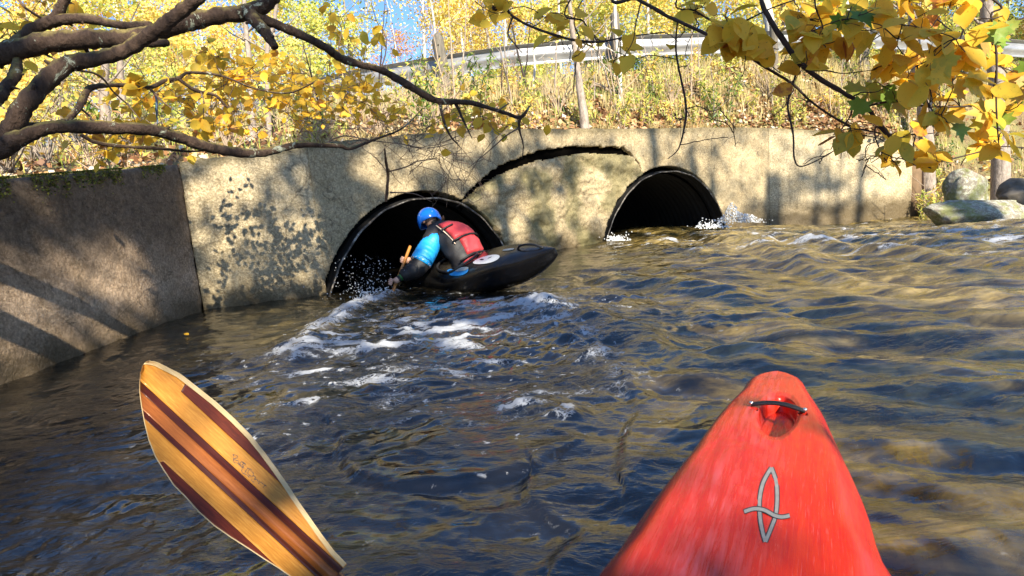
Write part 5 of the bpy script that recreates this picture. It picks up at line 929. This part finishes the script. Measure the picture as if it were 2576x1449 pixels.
F = [tuple(q) for q in grid_faces(len(P), 6, True)] + [tuple(range(6)), tuple(len(V)-6+k for k in range(6))[::-1]]
hd = sub('grab_handle', mesh_np('grab_handle', V, F, [M_BLK], False, None, None), kay)
for p in (sa, sb):
    mb = MB(); mb.add(*tube([p + Vector((0, 0, .001)), p + Vector((0, 0, .0075)), p + Vector((0, 0, .0095))], [.0062, .0058, .002], 12)); sub('bolt', mb.mesh('bolt', [M_BOLT]), hd)
k8 = lambda x, y: (x*.4271 + 1475.8, y*.4271 + 872)
def ribbon(pts, w, lift, k=8, taper=False):
    P, _ = smooth_path([Vector((*k8(*p), 0)) for p in pts], [1]*len(pts), k); V = []; n = len(P)
    for i, p in enumerate(P):
        d = (P[min(i+1, n-1)] - P[max(i-1, 0)]).normalized(); s_ = Vector((-d.y, d.x, 0)); ww = w*.4271*.5*(1 if not taper else min(1, .35 + 2.2*min(i, n-1-i)/n))
        for sg in (-1, 1): q = p + s_*ww*sg; V.append(deck_pt(q.x, q.y, lift))
    return V, [tuple(f) for f in grid_faces(n, 2)]
lens_l = [(1088, 712), (1040, 800), (1019, 900), (1022, 1010), (1036, 1090), (1053, 1150)]; lens_r = [(1088, 712), (1115, 790), (1122, 880), (1115, 985), (1090, 1060), (1053, 1150)]; sw = [(928, 972), (985, 955), (1045, 962), (1105, 993), (1150, 1003), (1196, 995)]
mb = MB()
for L in (lens_l, lens_r): mb.add(*ribbon(L, 31, .0004), 1)
for L in (lens_l, lens_r): mb.add(*ribbon(L, 20, .0008), 0)
mb.add(*ribbon(sw, 31, .0012), 1); mb.add(*ribbon(sw, 20, .0016), 0); sub('deck_emblem', mb.mesh('deck_emblem', [M_SIL, M_DK], False), kay)
# ---------------- wooden paddle in the foreground
c7 = lambda x, y: (x*.4212 + 268.3, y*.4212 + 838.5)
PT = at(*c7(250, 163), 1.12); PN = at(*c7(1480, 1449), .93); vd = ray(*c7(800, 850)).normalized(); ax_ = (PN - PT).normalized(); pn_ = (-vd + Vector((.10, 0, .25))); pn_ = (pn_ - ax_*pn_.dot(ax_)).normalized()
def onpl(cx_, cy_, off=0.0): r = ray(*c7(cx_, cy_)); t = (PT + pn_*off - Vector((0, 0, CAMZ))).dot(pn_)/r.dot(pn_); return Vector((0, 0, CAMZ)) + r*t
E1 = (.735, .678); E2 = (.678, -.735); toUV = lambda x, y: (x*E1[0] + y*E1[1], x*E2[0] + y*E2[1]); toXY = lambda u, v: (u*E1[0] + v*E2[0], u*E1[1] + v*E2[1])
RO = [(232,170),(250,163),(300,170),(360,200),(440,240),(530,310),(650,405),(760,505),(860,605),(940,705),(1010,800),(1080,900),(1145,1000),(1215,1100),(1285,1200),(1360,1300),(1425,1366),(1450,1400),(1430,1425)]
LO = [(232,170),(215,190),(200,240),(195,300),(195,350),(205,430),(225,540),(250,640),(290,740),(340,820),(400,910),(470,980),(550,1070),(640,1150),(740,1220),(850,1290),(940,1350),(1020,1400),(1090,1449),(1200,1530),(1300,1590),(1400,1660)]
RU = sorted(toUV(*p) for p in RO); LU = sorted(toUV(*p) for p in LO); U0 = min(RU[0][0], LU[0][0]) + 1; U1 = 1990
vR = lambda u: np.interp(u, [a for a, b in RU], [b for a, b in RU]); vL = lambda u: np.interp(u, [a for a, b in LU], [b for a, b in LU])
vR2 = lambda u: (vR(u-10) + vR(u) + vR(u+10))/3 if u > U0 + 12 else vR(u)
def dish(u, v): m_ = (vR(u) + vL(u))/2; w = max(20, (vR(u) - vL(u))/2); return .016*((v - m_)/w)**2 + .003 - .02*math.exp(-((v + 150)/45)**2)*sst(600, 1900, u)*-1
def wood(name, a, b, c, gl=.22):
    m = N(name); p = m.attr('gv'); cxx = m.n('CombineXYZ'); m.l(m.math('MULTIPLY', m.attr('gu'), .0035), cxx.inputs[0]); m.l(m.math('MULTIPLY', p, .06), cxx.inputs[1]); g = m.noise(cxx.outputs[0], 2.2, 6, .65, 1.2); g3 = m.noise(cxx.outputs[0], 9, 4, .6, .4)
    col = m.ramp(g, [(.30, a), (.52, b), (.75, c)]); col = m.mix(m.math('MULTIPLY', m.ramp(g3, [(.5, 0.), (.64, 1.)]), .22), col, a); m.set(Base_Color=col, Roughness=.33, Coat_Weight=.10, Coat_Roughness=.12, Specular_IOR_Level=.25); m.bump(g3, .06, .002); return m.m
M_GOLD = wood('gold_ash_strip', (.27, .105, .014), (.40, .17, .024), (.52, .26, .05)); M_DARKW = wood('dark_walnut_strip', (.025, .005, .003), (.045, .008, .004), (.08, .014, .006)); M_ORW = wood('red_cedar_strip', (.16, .045, .010), (.23, .07, .015), (.30, .10, .025)); M_RIMW = wood('pale_rim_wood', (.40, .28, .13), (.50, .37, .19), (.58, .46, .27)); M_BRW = wood('brown_mahogany_strip', (.05, .010, .004), (.09, .016, .006), (.17, .03, .009))
pad = thing('wooden_paddle', 'varnished wooden paddle blade of striped gold and brown strips at lower left', 'paddle', tuple(PN))
def strip(name, f0, f1, mat, lift=0.0, nu=150, nvv=8, label=None, thick=.004, u0=None, u1=None):
    V = []; GU = []; GV = []; us = np.linspace(u0 or U0, u1 or U1, nu); us = np.concatenate([[us[0] + (us[1]-us[0])*k for k in (0, .15, .4, .7)], us[1:]]); ok = []
    for u in us:
        a = max(f0(u) if callable(f0) else f0, vL(u)); b = min(f1(u) if callable(f1) else f1, vR2(u)); 
        if b <= a + .01: ok.append(False); a = b = min(max((a+b)/2, vL(u)), max(vR2(u), vL(u)))
        else: ok.append(True)
        for s_, off in ((0, 1), (1, -1)):
            for k in range(nvv + 1):
                kk = k if s_ == 0 else nvv - k; v = a + (b - a)*kk/nvv; x, y = toXY(u, v); z = dish(u, v) + lift - (thick if s_ else 0); V.append(onpl(x, y, z)); GU.append(u); GV.append(v)
    nr = 2*(nvv+1); F = [tuple(q) for q in grid_faces(len(us), nr, True)]; F = [f for i, f in enumerate(F) if ok[i//nr] or (i//nr + 1 < len(ok) and ok[i//nr + 1])]
    o = sub(name, mesh_np(name, V, F, [mat], False, None, {'gu': ('POINT', GU), 'gv': ('POINT', GV)}), pad)
    if label: o['label'] = label
    return o
RW = lambda u: vR2(u) - (30 if u < 1850 else 30); LW = lambda u: vL(u) + 7
strip('wood_strip', lambda u: 45 if u > 560 else 1e6, RW, M_BRW, label='brown outer strip on the right'); strip('wood_strip', -73, lambda u: 45 if u > 560 else RW(u), M_GOLD, label='wide gold strip with small dark script'); strip('wood_strip', -117, -73, M_DARKW, .0004, label='dark red stripe')
strip('wood_strip', -190, -117, M_ORW, label='orange brown centre strip'); strip('wood_strip', -221, -190, M_DARKW, .0004, label='narrow dark stripe'); strip('wood_strip', lambda u: -333 if u > 760 else LW(u), -221, M_GOLD, label='left gold strip'); strip('wood_strip', LW, lambda u: -333 if u > 760 else -1e6, M_BRW, label='brown outer strip on the left')
strip('rim', RW, lambda u: 1e9, M_RIMW, .0022, thick=.012, u1=1985, label='broad pale right rim'); strip('rim', lambda u: -1e9, LW, M_RIMW, .001, thick=.010, label='thin pale left rim')
mb = MB(); zz = lambda x, y: ((((820 + x*.138)/1.4907) - 268.3)/.4212, (((1660 + y*.138)/1.4907) - 838.5)/.4212)
for S in ([(385,320),(410,400),(400,520)], [(380,325),(470,340),(520,400),(410,450),(540,500),(530,560),(410,530)], [(540,600),(590,540),(650,520),(740,600),(700,560),(640,600),(640,670),(580,620),(600,560)], [(640,520),(690,600),(640,700),(630,790),(690,840),(740,760),(800,690)], [(780,695),(850,710),(900,745)], [(840,720),(800,790),(800,850),(880,910),(945,890),(930,810),(870,760)],
          [(940,900),(1000,930),(970,1010),(1040,990),(1060,1050),(1110,1040),(1080,1110),(1150,1070),(1180,1100),(1240,1140),(1310,1190)], [(1200,1225),(1240,1180),(1270,1150)], [(880,1000),(920,1050),(970,1075)], [(560,590),(620,640),(690,700)], [(700,850),(780,890),(830,950)]):
    P, _ = smooth_path([Vector((*zz(*p), 0)) for p in S], [1]*len(S), 5); V = []
    for i, p in enumerate(P):
        d = (P[min(i+1, len(P)-1)] - P[max(i-1, 0)]).normalized(); s_ = Vector((-d.y, d.x, 0)); w = 1.5 + .8*math.sin(i*1.1)
        for sg in (-1, 1): q = p + s_*w*sg; u, v = toUV(q.x, q.y); V.append(onpl(q.x, q.y, dish(u, v) + .0009))
    mb.add(V, [tuple(f) for f in grid_faces(len(P), 2)])
sub('maker_script', mb.mesh('maker_script', [M_DK], False), pad)
e = onpl(*toXY(1960, -158), -.004); e0 = onpl(*toXY(1500, -155), -.006); mb = MB(); ax2 = (e - e0).normalized(); mb.add(*tube([e0, e0.lerp(e, .5), e, e + ax2*.3 + Vector((0, 0, -.01)), e + ax2*.7], [.004, .010, .016, .0155, .0155], 14)); M_SH = simple('dark_wood_shaft', (.12, .035, .015), .3, .4, 60, coat=.5); sub('shaft', mb.mesh('shaft', [M_SH]), pad)

# ---------------- black kayak with the paddler driving into the culvert
nin = Vector((-(WM-WC).normalized().y, (WM-WC).normalized().x, 0)); seat = at(1170, 690, 6.42); seat.z = .17
stern = at(1408, 650, 5.30); f_ = (seat - stern); f_.normalize(); r_ = f_.cross(Vector((0, 0, 1))).normalized(); u_ = r_.cross(f_).normalized(); rollb = math.radians(24); r2 = r_*math.cos(rollb) + u_*math.sin(rollb); u2 = u_*math.cos(rollb) - r_*math.sin(rollb)
SL = (seat - stern).length; kroot = thing('black_kayak', 'black whitewater kayak with white oval decal, stern raised, nosing into the left culvert', 'kayak', tuple(seat))
KP = lambda t, v, w: seat + f_*t + r2*v + u2*w        # t forward, v right, w up
def ksec(t):
    q = np.clip(-t/SL if t < 0 else t/1.35, 0, 1); hw = .335*max(0, 1 - q**2.1)**.85 + .006; top = .13 + (.02 if t < 0 else .05)*math.sin(q*math.pi) - (.10*q**3 if t < 0 else .02*q**2); 
    if t < 0: top = .11 + .07*math.sin(q*math.pi*.75) - .045*q**2.5; bot = -.21 + .25*q**4.5
    else: bot = -.20 + .20*q**2.2
    return hw, top, bot
ts = np.concatenate([-SL*np.sin(np.linspace(math.pi/2, 0, 40)), np.linspace(0, 1.35, 30)[1:]]); V = []; ns_ = 32
for t in ts:
    hw, top, bot = ksec(t); edge = top - .30*(top-bot)
    for k in range(ns_):
        a = 2*math.pi*k/ns_; c_, s_ = math.cos(a), math.sin(a); vv = math.copysign(abs(c_)**.72, c_)*hw; ww = edge + (math.copysign(abs(s_)**1.0, s_)*(top - edge) if s_ > 0 else math.copysign(abs(s_)**.62, s_)*(edge - bot)); V.append(KP(t, vv, ww))
F = [tuple(q) for q in grid_faces(len(ts), ns_, True)] + [tuple(range(ns_)), tuple((len(ts)-1)*ns_ + k for k in range(ns_))[::-1]]
mbk = N('wet_black_plastic'); nz = mbk.noise(mbk.mapv(mbk.geo(), (1, 1, 1)), 16, 4); mbk.set(Base_Color=mbk.mix(nz, (.003, .003, .004), (.010, .009, .008)), Roughness=.22, Specular_IOR_Level=.45); mbk.bump(nz, .3, .01); M_KB = mbk.m
sub('hull', mesh_np('hull', V, F, [M_KB]), kroot)
def kdeck(t, v, lift=.004): hw, top, bot = ksec(t); edge = top - .30*(top-bot); c_ = min(1, abs(v)/hw); s_ = math.sqrt(max(0, 1 - c_**(2/.72))); return KP(t, v, edge + s_*(top-edge) + lift)
def kpatch(name, t0, v0, rt, rv, rot, mat, lift=.004, n=26, rings=4, sq=1.0):
    V = []; F = []
    for i in range(rings + 1):
        for k in range(n):
            a = 2*math.pi*k/n; c_, s_ = math.cos(a), math.sin(a); x = math.copysign(abs(c_)**sq, c_)*rt*i/rings; y = math.copysign(abs(s_)**sq, s_)*rv*i/rings; t = t0 + x*math.cos(rot) - y*math.sin(rot); v = v0 + x*math.sin(rot) + y*math.cos(rot); V.append(kdeck(t, v, lift))
    F = [tuple(q) for q in grid_faces(rings + 1, n, True)]; return sub(name, mesh_np(name, V, F, [mat], True), kroot)
M_WD = simple('white_decal', (.72, .74, .74), .35, .1); M_BD = simple('blue_decal', (.02, .20, .55), .35, .3); M_GD = simple('grey_decal', (.25, .30, .32), .35, .3); M_RD = simple('red_decal', (.45, .03, .04), .35, .3)
kpatch('white_decal', -.62, -.11, .24, .075, .10, M_WD, .006); kpatch('decal_mark', -.54, -.10, .055, .012, .3, M_DK, .008, 12, 1); kpatch('decal_mark', -.68, -.10, .03, .010, -.4, M_DK, .008, 12, 1)
kpatch('blue_decal', -.20, -.21, .24, .062, .18, M_BD, .006); kpatch('grey_decal', -.27, -.20, .15, .032, .14, M_GD, .011); kpatch('red_decal', -.42, -.05, .12, .022, .15, M_RD, .005); kpatch('grey_decal', -.86, .02, .10, .022, .1, M_GD, .005)
mb = MB(); P = [kdeck(-1.02, 0, .0), KP(-1.07, 0, ksec(-1.07)[1] + .035), KP(-1.17, 0, ksec(-1.17)[1] + .045), KP(-1.28, 0, ksec(-1.28)[1] + .035), kdeck(-1.36, 0, 0)]; P, R = smooth_path(P, [.011]*5, 5); mb.add(*tube(P, R, 8)); sub('grab_handle', mb.mesh('grab_handle', [M_BLK]), kroot)
# cockpit rim and spray skirt
P = [kdeck(.02 + .30*math.cos(a), .21*math.sin(a), .016) for a in np.linspace(0, 2*math.pi, 30)]; mb = MB(); mb.add(*tube(P, [.014]*30, 6)); sub('cockpit_rim', mb.mesh('cockpit_rim', [M_BLK]), kroot)

# paddler, one skinned body
M_SUIT = simple('black_drysuit_cloth', (.010, .009, .010), .62, .6, 26, bump=.6); M_SKIN = simple('skin', (.62, .36, .25), .5, .12, 30)
hip = at(1185, 678, 6.42); waist = at(1176, 650, 6.46); chest = at(1150, 605, 6.54); neck = at(1108, 575, 6.66); headc = at(1080, 556, 6.72)
shL = at(1092, 600, 6.50); elL = at(1052, 672, 6.30); wrL = at(1004, 700, 6.17); haL = at(990, 711, 6.14); shR = at(1150, 576, 6.78); elR = at(1085, 650, 6.86); wrR = at(1040, 655, 6.52); haR = at(1019, 656, 6.44)
JV = [hip, waist, chest, neck, headc, shL, elL, wrL, haL, shR, elR, wrR, haR, hip + f_*.28 - r_*.13, hip + f_*.7 - r_*.18 + Vector((0, 0, .03)), hip + f_*.28 + r_*.13, hip + f_*.7 + r_*.18 + Vector((0, 0, .03)), headc - Vector((-.02, 0, -.07))]
JR = [.15, .145, .16, .062, .092, .075, .052, .036, .042, .075, .052, .036, .046, .08, .06, .08, .06, .07]; JE = [(0,1),(1,2),(2,3),(3,4),(2,5),(5,6),(6,7),(7,8),(2,9),(9,10),(10,11),(11,12),(0,13),(13,14),(0,15),(15,16),(4,17)]
me = bpy.data.meshes.new('sk'); me.from_pydata([tuple(v) for v in JV], JE, []); ob = bpy.data.objects.new('sk', me); COL.objects.link(ob); sk = ob.modifiers.new('s', 'SKIN'); ob.modifiers.new('u', 'SUBSURF').levels = 2
for i, sv in enumerate(me.skin_vertices[0].data): sv.radius = (JR[i], JR[i]); sv.use_root = (i == 0)
dg = bpy.context.evaluated_depsgraph_get(); bme = bpy.data.meshes.new_from_object(ob.evaluated_get(dg)); bpy.data.objects.remove(ob); bme.materials.clear(); bme.materials.append(M_SUIT); bme.materials.append(M_SKIN)
for pl in bme.polygons:
    c = pl.center; pl.use_smooth = True
    if (c - headc).length < .10 or (c - haL).length < .075 or (c - haR).length < .075: pl.material_index = 1
man = thing('person', 'paddler in blue helmet and red life jacket leaning into the left culvert', 'person', tuple(seat)); bme.name = 'body'; sub('body', bme, man)
def fingers(h, d_along, curl, spread):
    mb = MB()
    for k in range(4):
        b = h + spread*((k - 1.5)*.021) + d_along*.01; L = (.030, .034, .032, .025)[k]; p1 = b + d_along*L; p2 = p1 + (d_along*.3 + curl).normalized()*L*.9; p3 = p2 + (curl - d_along*.5).normalized()*L*.7; P, R = smooth_path([b, p1, p2, p3], [.0098, .0095, .0088, .0065], 3); mb.add(*tube(P, R, 7))
    b = h - d_along*.005 - spread*.038; P, R = smooth_path([b, b + curl*.035 - spread*.008, b + curl*.055 + d_along*.018], [.0115, .0105, .007], 3); mb.add(*tube(P, R, 7)); return mb
sh_dir = (at(985, 742, 6.12) - at(1029, 628, 6.50)).normalized(); vdir = Vector((-.15, 1, 0)).normalized(); sdn = sh_dir.cross(vdir).normalized()
for h in (haL, haR): sub('fingers', fingers(h - vdir*.018, -sdn*(1 if sdn.x > 0 else -1), vdir, sh_dir).mesh('fingers', [M_SKIN]), man)
# life jacket: a bulky shell round the torso, red on the back, black at the sides
ax1 = (neck - hip).normalized(); side = (shR - shL); side = (side - ax1*side.dot(ax1)).normalized(); back = side.cross(ax1).normalized()
if back.dot(f_) > 0: back = -back
def jacket(name, a0, a1, h0, h1, off, mat, label=None, na=26, nh=18, edge=.5, thick=.03):
    V = []; 
    for i in range(nh):
        hh = h0 + (h1-h0)*i/(nh-1); c = hip.lerp(neck, hh) + (Vector(chest) - hip.lerp(neck, .62))*math.sin(min(1, hh)*math.pi)*.8; e1 = min(i, nh-1-i)/(nh-1); bl = min(1, e1/.12)**edge
        wd = np.interp(hh, [0, .3, .6, .85, 1.05], [.205, .20, .215, .19, .11]); dp = np.interp(hh, [0, .3, .6, .85, 1.05], [.155, .15, .165, .145, .09])
        for k in range(na):
            a = math.radians(a0 + (a1-a0)*k/(na-1)); e2 = min(k, na-1-k)/(na-1); b2 = 1 if a1 - a0 >= 359 else min(1, e2/.10)**edge; rr = off*bl*b2 - .012*(1-bl*b2) + .006*math.sin(hh*17 + a*3) + .007*float(pn(hh*9, a*4 + a0, 5)) + .004*float(pn(hh*22, a*9, 6))
            V.append(c + side*math.sin(a)*(wd + rr) + back*math.cos(a)*(dp + rr))
    o = sub(name, mesh_np(name, V, grid_faces(nh, na), [mat], True), man)
    if label: o['label'] = label
    return o
M_RED = simple('red_nylon', (.50, .045, .05), .55, .22, 18, bump=.5); M_BKN = simple('black_nylon', (.009, .008, .009), .6, .5, 20, bump=.5); M_BLUE = simple('blue_nylon', (.010, .25, .62), .5, .45, 12, bump=1.0); M_PIPING = simple('pale_piping', (.70, .52, .38), .6)
jacket('life_jacket', -180, 180, -.02, .98, .012, M_BKN, na=48, nh=24); jacket('back_panel', -40, 62, .50, 1.02, .045, M_RED, 'upper red back panel'); jacket('back_panel', -28, 62, .16, .52, .042, M_RED, 'lower red back panel'); jacket('waist_band', -50, 70, -.02, .10, .045, M_RED, 'red band at the waist')
mb = MB(); P = [hip.lerp(neck, hh) + (Vector(chest) - hip.lerp(neck, .62))*math.sin(min(1, hh)*math.pi)*.8 + side*math.sin(math.radians(-44))*.23 + back*math.cos(math.radians(-44))*.19 for hh in np.linspace(.45, .95, 7)]; mb.add(*tube(*smooth_path(P, [.006]*7, 3), 5)); 
wp = hip.lerp(neck, .13); P = [wp + side*math.sin(a)*.245 + back*math.cos(a)*.205 for a in (.35, .5, .62, .68)]; mb.add(*tube(P, [.008]*4, 5)); sub('piping', mb.mesh('piping', [M_PIPING]), man)
for hh, a0_, a1_ in ((.50, -44, 66), (.115, -52, 72), (.80, -44, -10)):
    cc = hip.lerp(neck, hh) + (Vector(chest) - hip.lerp(neck, .62))*math.sin(min(1, hh)*math.pi)*.8; P = [cc + side*math.sin(math.radians(a))*.262 + back*math.cos(math.radians(a))*.212 for a in np.linspace(a0_, a1_, 9)]; mb = MB(); mb.add(*tube(P, [.011]*9, 5)); sub('strap', mb.mesh('strap', [M_BKN]), man)
# blue shoulder piece on the left arm
P = [shL + (shR-shL)*.05 - Vector((0, 0, .02)), shL + Vector((-.005, -.015, -.02)), shL.lerp(elL, .35), shL.lerp(elL, .62), shL.lerp(elL, .84)]; Q, R = smooth_path(P, [.08, .110, .120, .125, .122], 6, .015, .02); mb = MB(); mb.add(*tube(Q, R, 18, .02)); sub('shoulder_panel', mb.mesh('shoulder_panel', [M_BLUE]), man)
Q2, R2 = [shL.lerp(elL, .84), shL.lerp(elL, .865)], [.123, .120]; mb = MB(); mb.add(*tube(Q2, R2, 18)); sub('panel_hem', mb.mesh('panel_hem', [M_PIPING]), man)
P, R = smooth_path([shL.lerp(elL, .55), elL, elL.lerp(wrL, .5), wrL.lerp(elL, .12)], [.105, .108, .088, .052], 6, .04, .05); mb = MB(); mb.add(*tube(P, R, 14, .08)); P, R = smooth_path([shR.lerp(elR, .3), elR, elR.lerp(wrR, .5), wrR], [.075, .07, .058, .046], 6, .04, .05); mb.add(*tube(P, R, 14, .08)); sub('sleeves', mb.mesh('sleeves', [M_SUIT]), man)
mb = MB(); mb.add(*tube([wrL.lerp(elL, .02), wrL.lerp(elL, .20)], [.037, .040], 14)); sub('wristband', mb.mesh('wristband', [simple('green_band', (.03, .16, .04), .5)]), man)
# helmet
hax = (Vector((-.28, .40, .88))).normalized(); hx = Vector((1, .2, 0)); hx = (hx - hax*hx.dot(hax)).normalized(); hy = hax.cross(hx); hc = headc + Vector((0, 0, .012)); V = []; nr, nk = 20, 40
for i in range(nr):
    ph = math.radians(4 + 104*i/(nr-1)); 
    for k in range(nk):
        a = 2*math.pi*k/nk; lo = 1.0; drop = .0
        if i > 12: drop = -.028*(i-12)/7*max(0, math.cos(a*2 + .4))
        V.append(hc + hx*math.cos(a)*math.sin(ph)*.142 + hy*math.sin(a)*math.sin(ph)*.158 + hax*(math.cos(ph)*.148 + drop))
F = [tuple(q) for q in grid_faces(nr, nk, True)] + [tuple(range(nk))]; mh = N('blue_helmet_shell'); f = mh.noise(mh.geo(), 13, 3, .6, 1.5); mh.set(Base_Color=mh.mix(mh.ramp(f, [(.66, 0.), (.69, 1.)]), (.008, .17, .72), (.50, .60, .66)), Roughness=.2, Coat_Weight=.5); 
hel = sub('helmet', mesh_np('helmet', V, F, [mh.m]), man); sm = hel.modifiers.new('t', 'SOLIDIFY'); sm.thickness = .012
ec = hc - hx*.075 - hy*.095 - hax*.035; en = (ec - hc).normalized(); t1 = en.orthogonal().normalized(); t2 = en.cross(t1); P = [ec + en*.012 + (t1*math.cos(a) + t2*math.sin(a))*.032 for a in np.linspace(0, 2*math.pi, 18)]; mb = MB(); mb.add(*tube(P, [.006]*18, 5)); sub('ear_ring', mb.mesh('ear_ring', [M_BLK]), man)
mb = MB(); P, R = smooth_path([ec + en*.006, ec - Vector((0, 0, .03)) + en*.004], [.016, .010], 3); mb.add(*tube(P, R, 8)); sub('ear', mb.mesh('ear', [M_SKIN]), man)
mb = MB()
for k in range(26):
    a = random.uniform(-.4, 1.9); b = hc + hx*math.cos(a)*.118 - hy*math.sin(a)*.13*0 + back*random.uniform(.05, .10) - hax*.05; mb.add(*tube([b, b + Vector((random.uniform(-.02, .02), -.01, -.05))], [.006, .002], 4))
sub('hair', mb.mesh('hair', [simple('brown_hair', (.10, .05, .025), .6)]), man)
# paddle held by the paddler
mb = MB(); a = at(1031, 622, 6.50); b = at(984, 745, 6.11); P, R = smooth_path([a + (a-b)*.02, a.lerp(b, .3), a.lerp(b, .7), b], [.018, .017, .017, .018], 6); mb.add(*tube(P, R, 10)); pr = thing('held_paddle', 'orange wooden paddle gripped upright by the paddler, blade in the water', 'paddle', tuple(b)); M_ORP = simple('orange_wood', (.52, .20, .035), .35, .3, 30, coat=.4); sub('shaft', mb.mesh('shaft', [M_ORP]), pr)
bd = (b - a).normalized(); bs = Vector((1, -.2, 0)); bs = (bs - bd*bs.dot(bd)).normalized(); V = []
for i in range(16):
    q = i/15; w = .018 + .078*math.sin(min(1, q*1.08)*math.pi*.94)**.8; c = b + bd*.50*q
    for k in range(5): V.append(c + bs*w*(k/2 - 1) + bd.cross(bs)*.012*((k/2-1)**2))
o = sub('blade', mesh_np('blade', V, grid_faces(16, 5), [M_ORP]), pr); sm = o.modifiers.new('t', 'SOLIDIFY'); sm.thickness = .008
# upper blade reaching up into the dark
V = []
for i in range(14):
    q = i/13; w = .018 + .075*math.sin(min(1, q*1.05)*math.pi*.95)**.8; c = a - bd*(.01 + .42*q) + vdir*(.22*q)
    for k in range(5): V.append(c + vdir.cross(bd)*w*(k/2 - 1)*.35 + vdir*w*(k/2-1)*.9)
# the shoulders of the drysuit top stand black behind the helmet
mb = MB(); mb.add(*tube(*smooth_path([shR.lerp(neck, .2), neck.lerp(shL, .3) + Vector((0,0,.02)), shL + Vector((-.02, 0, .03)), shL.lerp(elL, .25) + Vector((-.03, 0, .01))], [.085, .10, .095, .08], 5, .04, .05), 14, .06)); sub('collar', mb.mesh('collar', [M_SUIT]), man)
M_DKP = simple('shaded_blade_wood', (.10, .05, .02), .4, .3, 30)
# ---------------- boulders and small floating things
def boulder(c, sx, sy, sz, seed, name, label, mat, rot=0, group=None):
    bm = bmesh.new(); bmesh.ops.create_icosphere(bm, subdivisions=5, radius=1); V = np.array([v.co[:] for v in bm.verts]); F = np.array([[v.index for v in f.verts] for f in bm.faces]); bm.free()
    r = 1 + .22*fbm(V[:, 0]*1.1 + seed, V[:, 2]*1.1 + V[:, 1]*.7, 3, seed) + .03*fbm(V[:, 0]*6 + V[:, 1]*3, V[:, 2]*6, 2, seed+5); V = V*r[:, None]; V[:, 2] = np.sign(V[:, 2])*np.abs(V[:, 2])**.85; V = V*np.array([sx, sy, sz])
    cr = np.random.default_rng(seed)
    for _ in range(16):
        n_ = cr.normal(size=3); n_ /= np.linalg.norm(n_); dcut = cr.uniform(.74, .95); e_ = np.maximum(0, V/np.array([sx, sy, sz]) @ n_ - dcut)[:, None]*n_[None]*np.array([sx, sy, sz]); V = V - e_*.92
    c_, s_ = math.cos(rot), math.sin(rot); X = V[:, 0]*c_ - V[:, 2]*s_; Zz = V[:, 0]*s_ + V[:, 2]*c_; V = np.stack([X + c.x, V[:, 1] + c.y, Zz + c.z], 1); o = link(name, mesh_np(name, V, F, [mat])); return tag(o, label, 'boulder', group)
ml = N('lichen_rock'); p = ml.geo(); f1 = ml.noise(p, 6, 6, .7); f2 = ml.noise(p, 18, 6, .75, .4); f3 = ml.vor(p, 14); col = ml.ramp(f1, [(.3, (.12, .10, .075)), (.7, (.32, .28, .22))]); col = ml.mix(ml.ramp(f2, [(.48, 0.), (.58, 1.)]), col, (.42, .42, .33)); col = ml.mix(ml.math('MULTIPLY', ml.ramp(ml.noise(p, 4, 5, .7), [(.46, 0.), (.58, 1.)]), .8), col, (.20, .21, .06)); ml.set(Base_Color=col, Roughness=.9); ml.bump(ml.math('ADD', f2, f1), .8, .03)
bA = at(2430, 486, 9.95); boulder(bA, .34, .30, .48, 3, 'upright_boulder', 'tall grey lichened boulder standing just behind the low one on the shore', ml.m, .10); bB = at(2462, 548, 9.5); boulder(bB, .85, .42, .36, 8, 'low_boulder', 'broad low mossy boulder at the waterline right of the wall', ml.m, -.08); bC = at(2572, 496, 10.3); boulder(bC, .42, .35, .34, 12, 'dark_boulder', 'dark rounded boulder at the right edge behind the low one', simple('dark_rock', (.14, .12, .095), .9, .5, 8, bump=.8), 0)
for x, y, s_, lb in ((476, 847, .05, 'small golden leaf floating in the dark water by the wing wall'), (672, 1000, .06, 'tan curled leaf drifting between the paddle tip and the foam'), (1092, 858, .04, 'orange leaf drifting in the foam behind the kayaker')):
    q = gp(x, y); z = wz(q.x, q.y); o = link('floating_leaf', LEAFM[0].copy()); o.location = (q.x, q.y, z + .012); o.scale = (s_,)*3; o.rotation_euler = (.25, -.3, random.uniform(0, 6)); tag(o, lb, 'leaf')
# leaf litter heaped between wall end and boulders
P = []
for i in range(1500): x = random.uniform(2292, 2380); y = random.uniform(420, 556); q = at(x, y, 12.5); gz = ground(q.x, q.y); P.append((q.x + random.uniform(-.3, .8), q.y + random.uniform(-.8, 1.5), 0))
P = np.array([(a, b, ground(a, b) + random.uniform(.0, .05)) for a, b, _ in P]); V, F = scatter_np(LT, LF, P, RNG.normal(size=(len(P), 3))*.5 + [0, -.5, .8], RNG.uniform(0, 6.28, len(P)), RNG.uniform(.09, .16, len(P))); tag(link('fallen_leaves', mesh_np('fallen_leaves', V, F, [M_LITTER], False, None, {'tint': ('FACE', RNG.random(len(F)))})), 'heap of fallen leaves between the wall end and the boulders', kind='stuff')
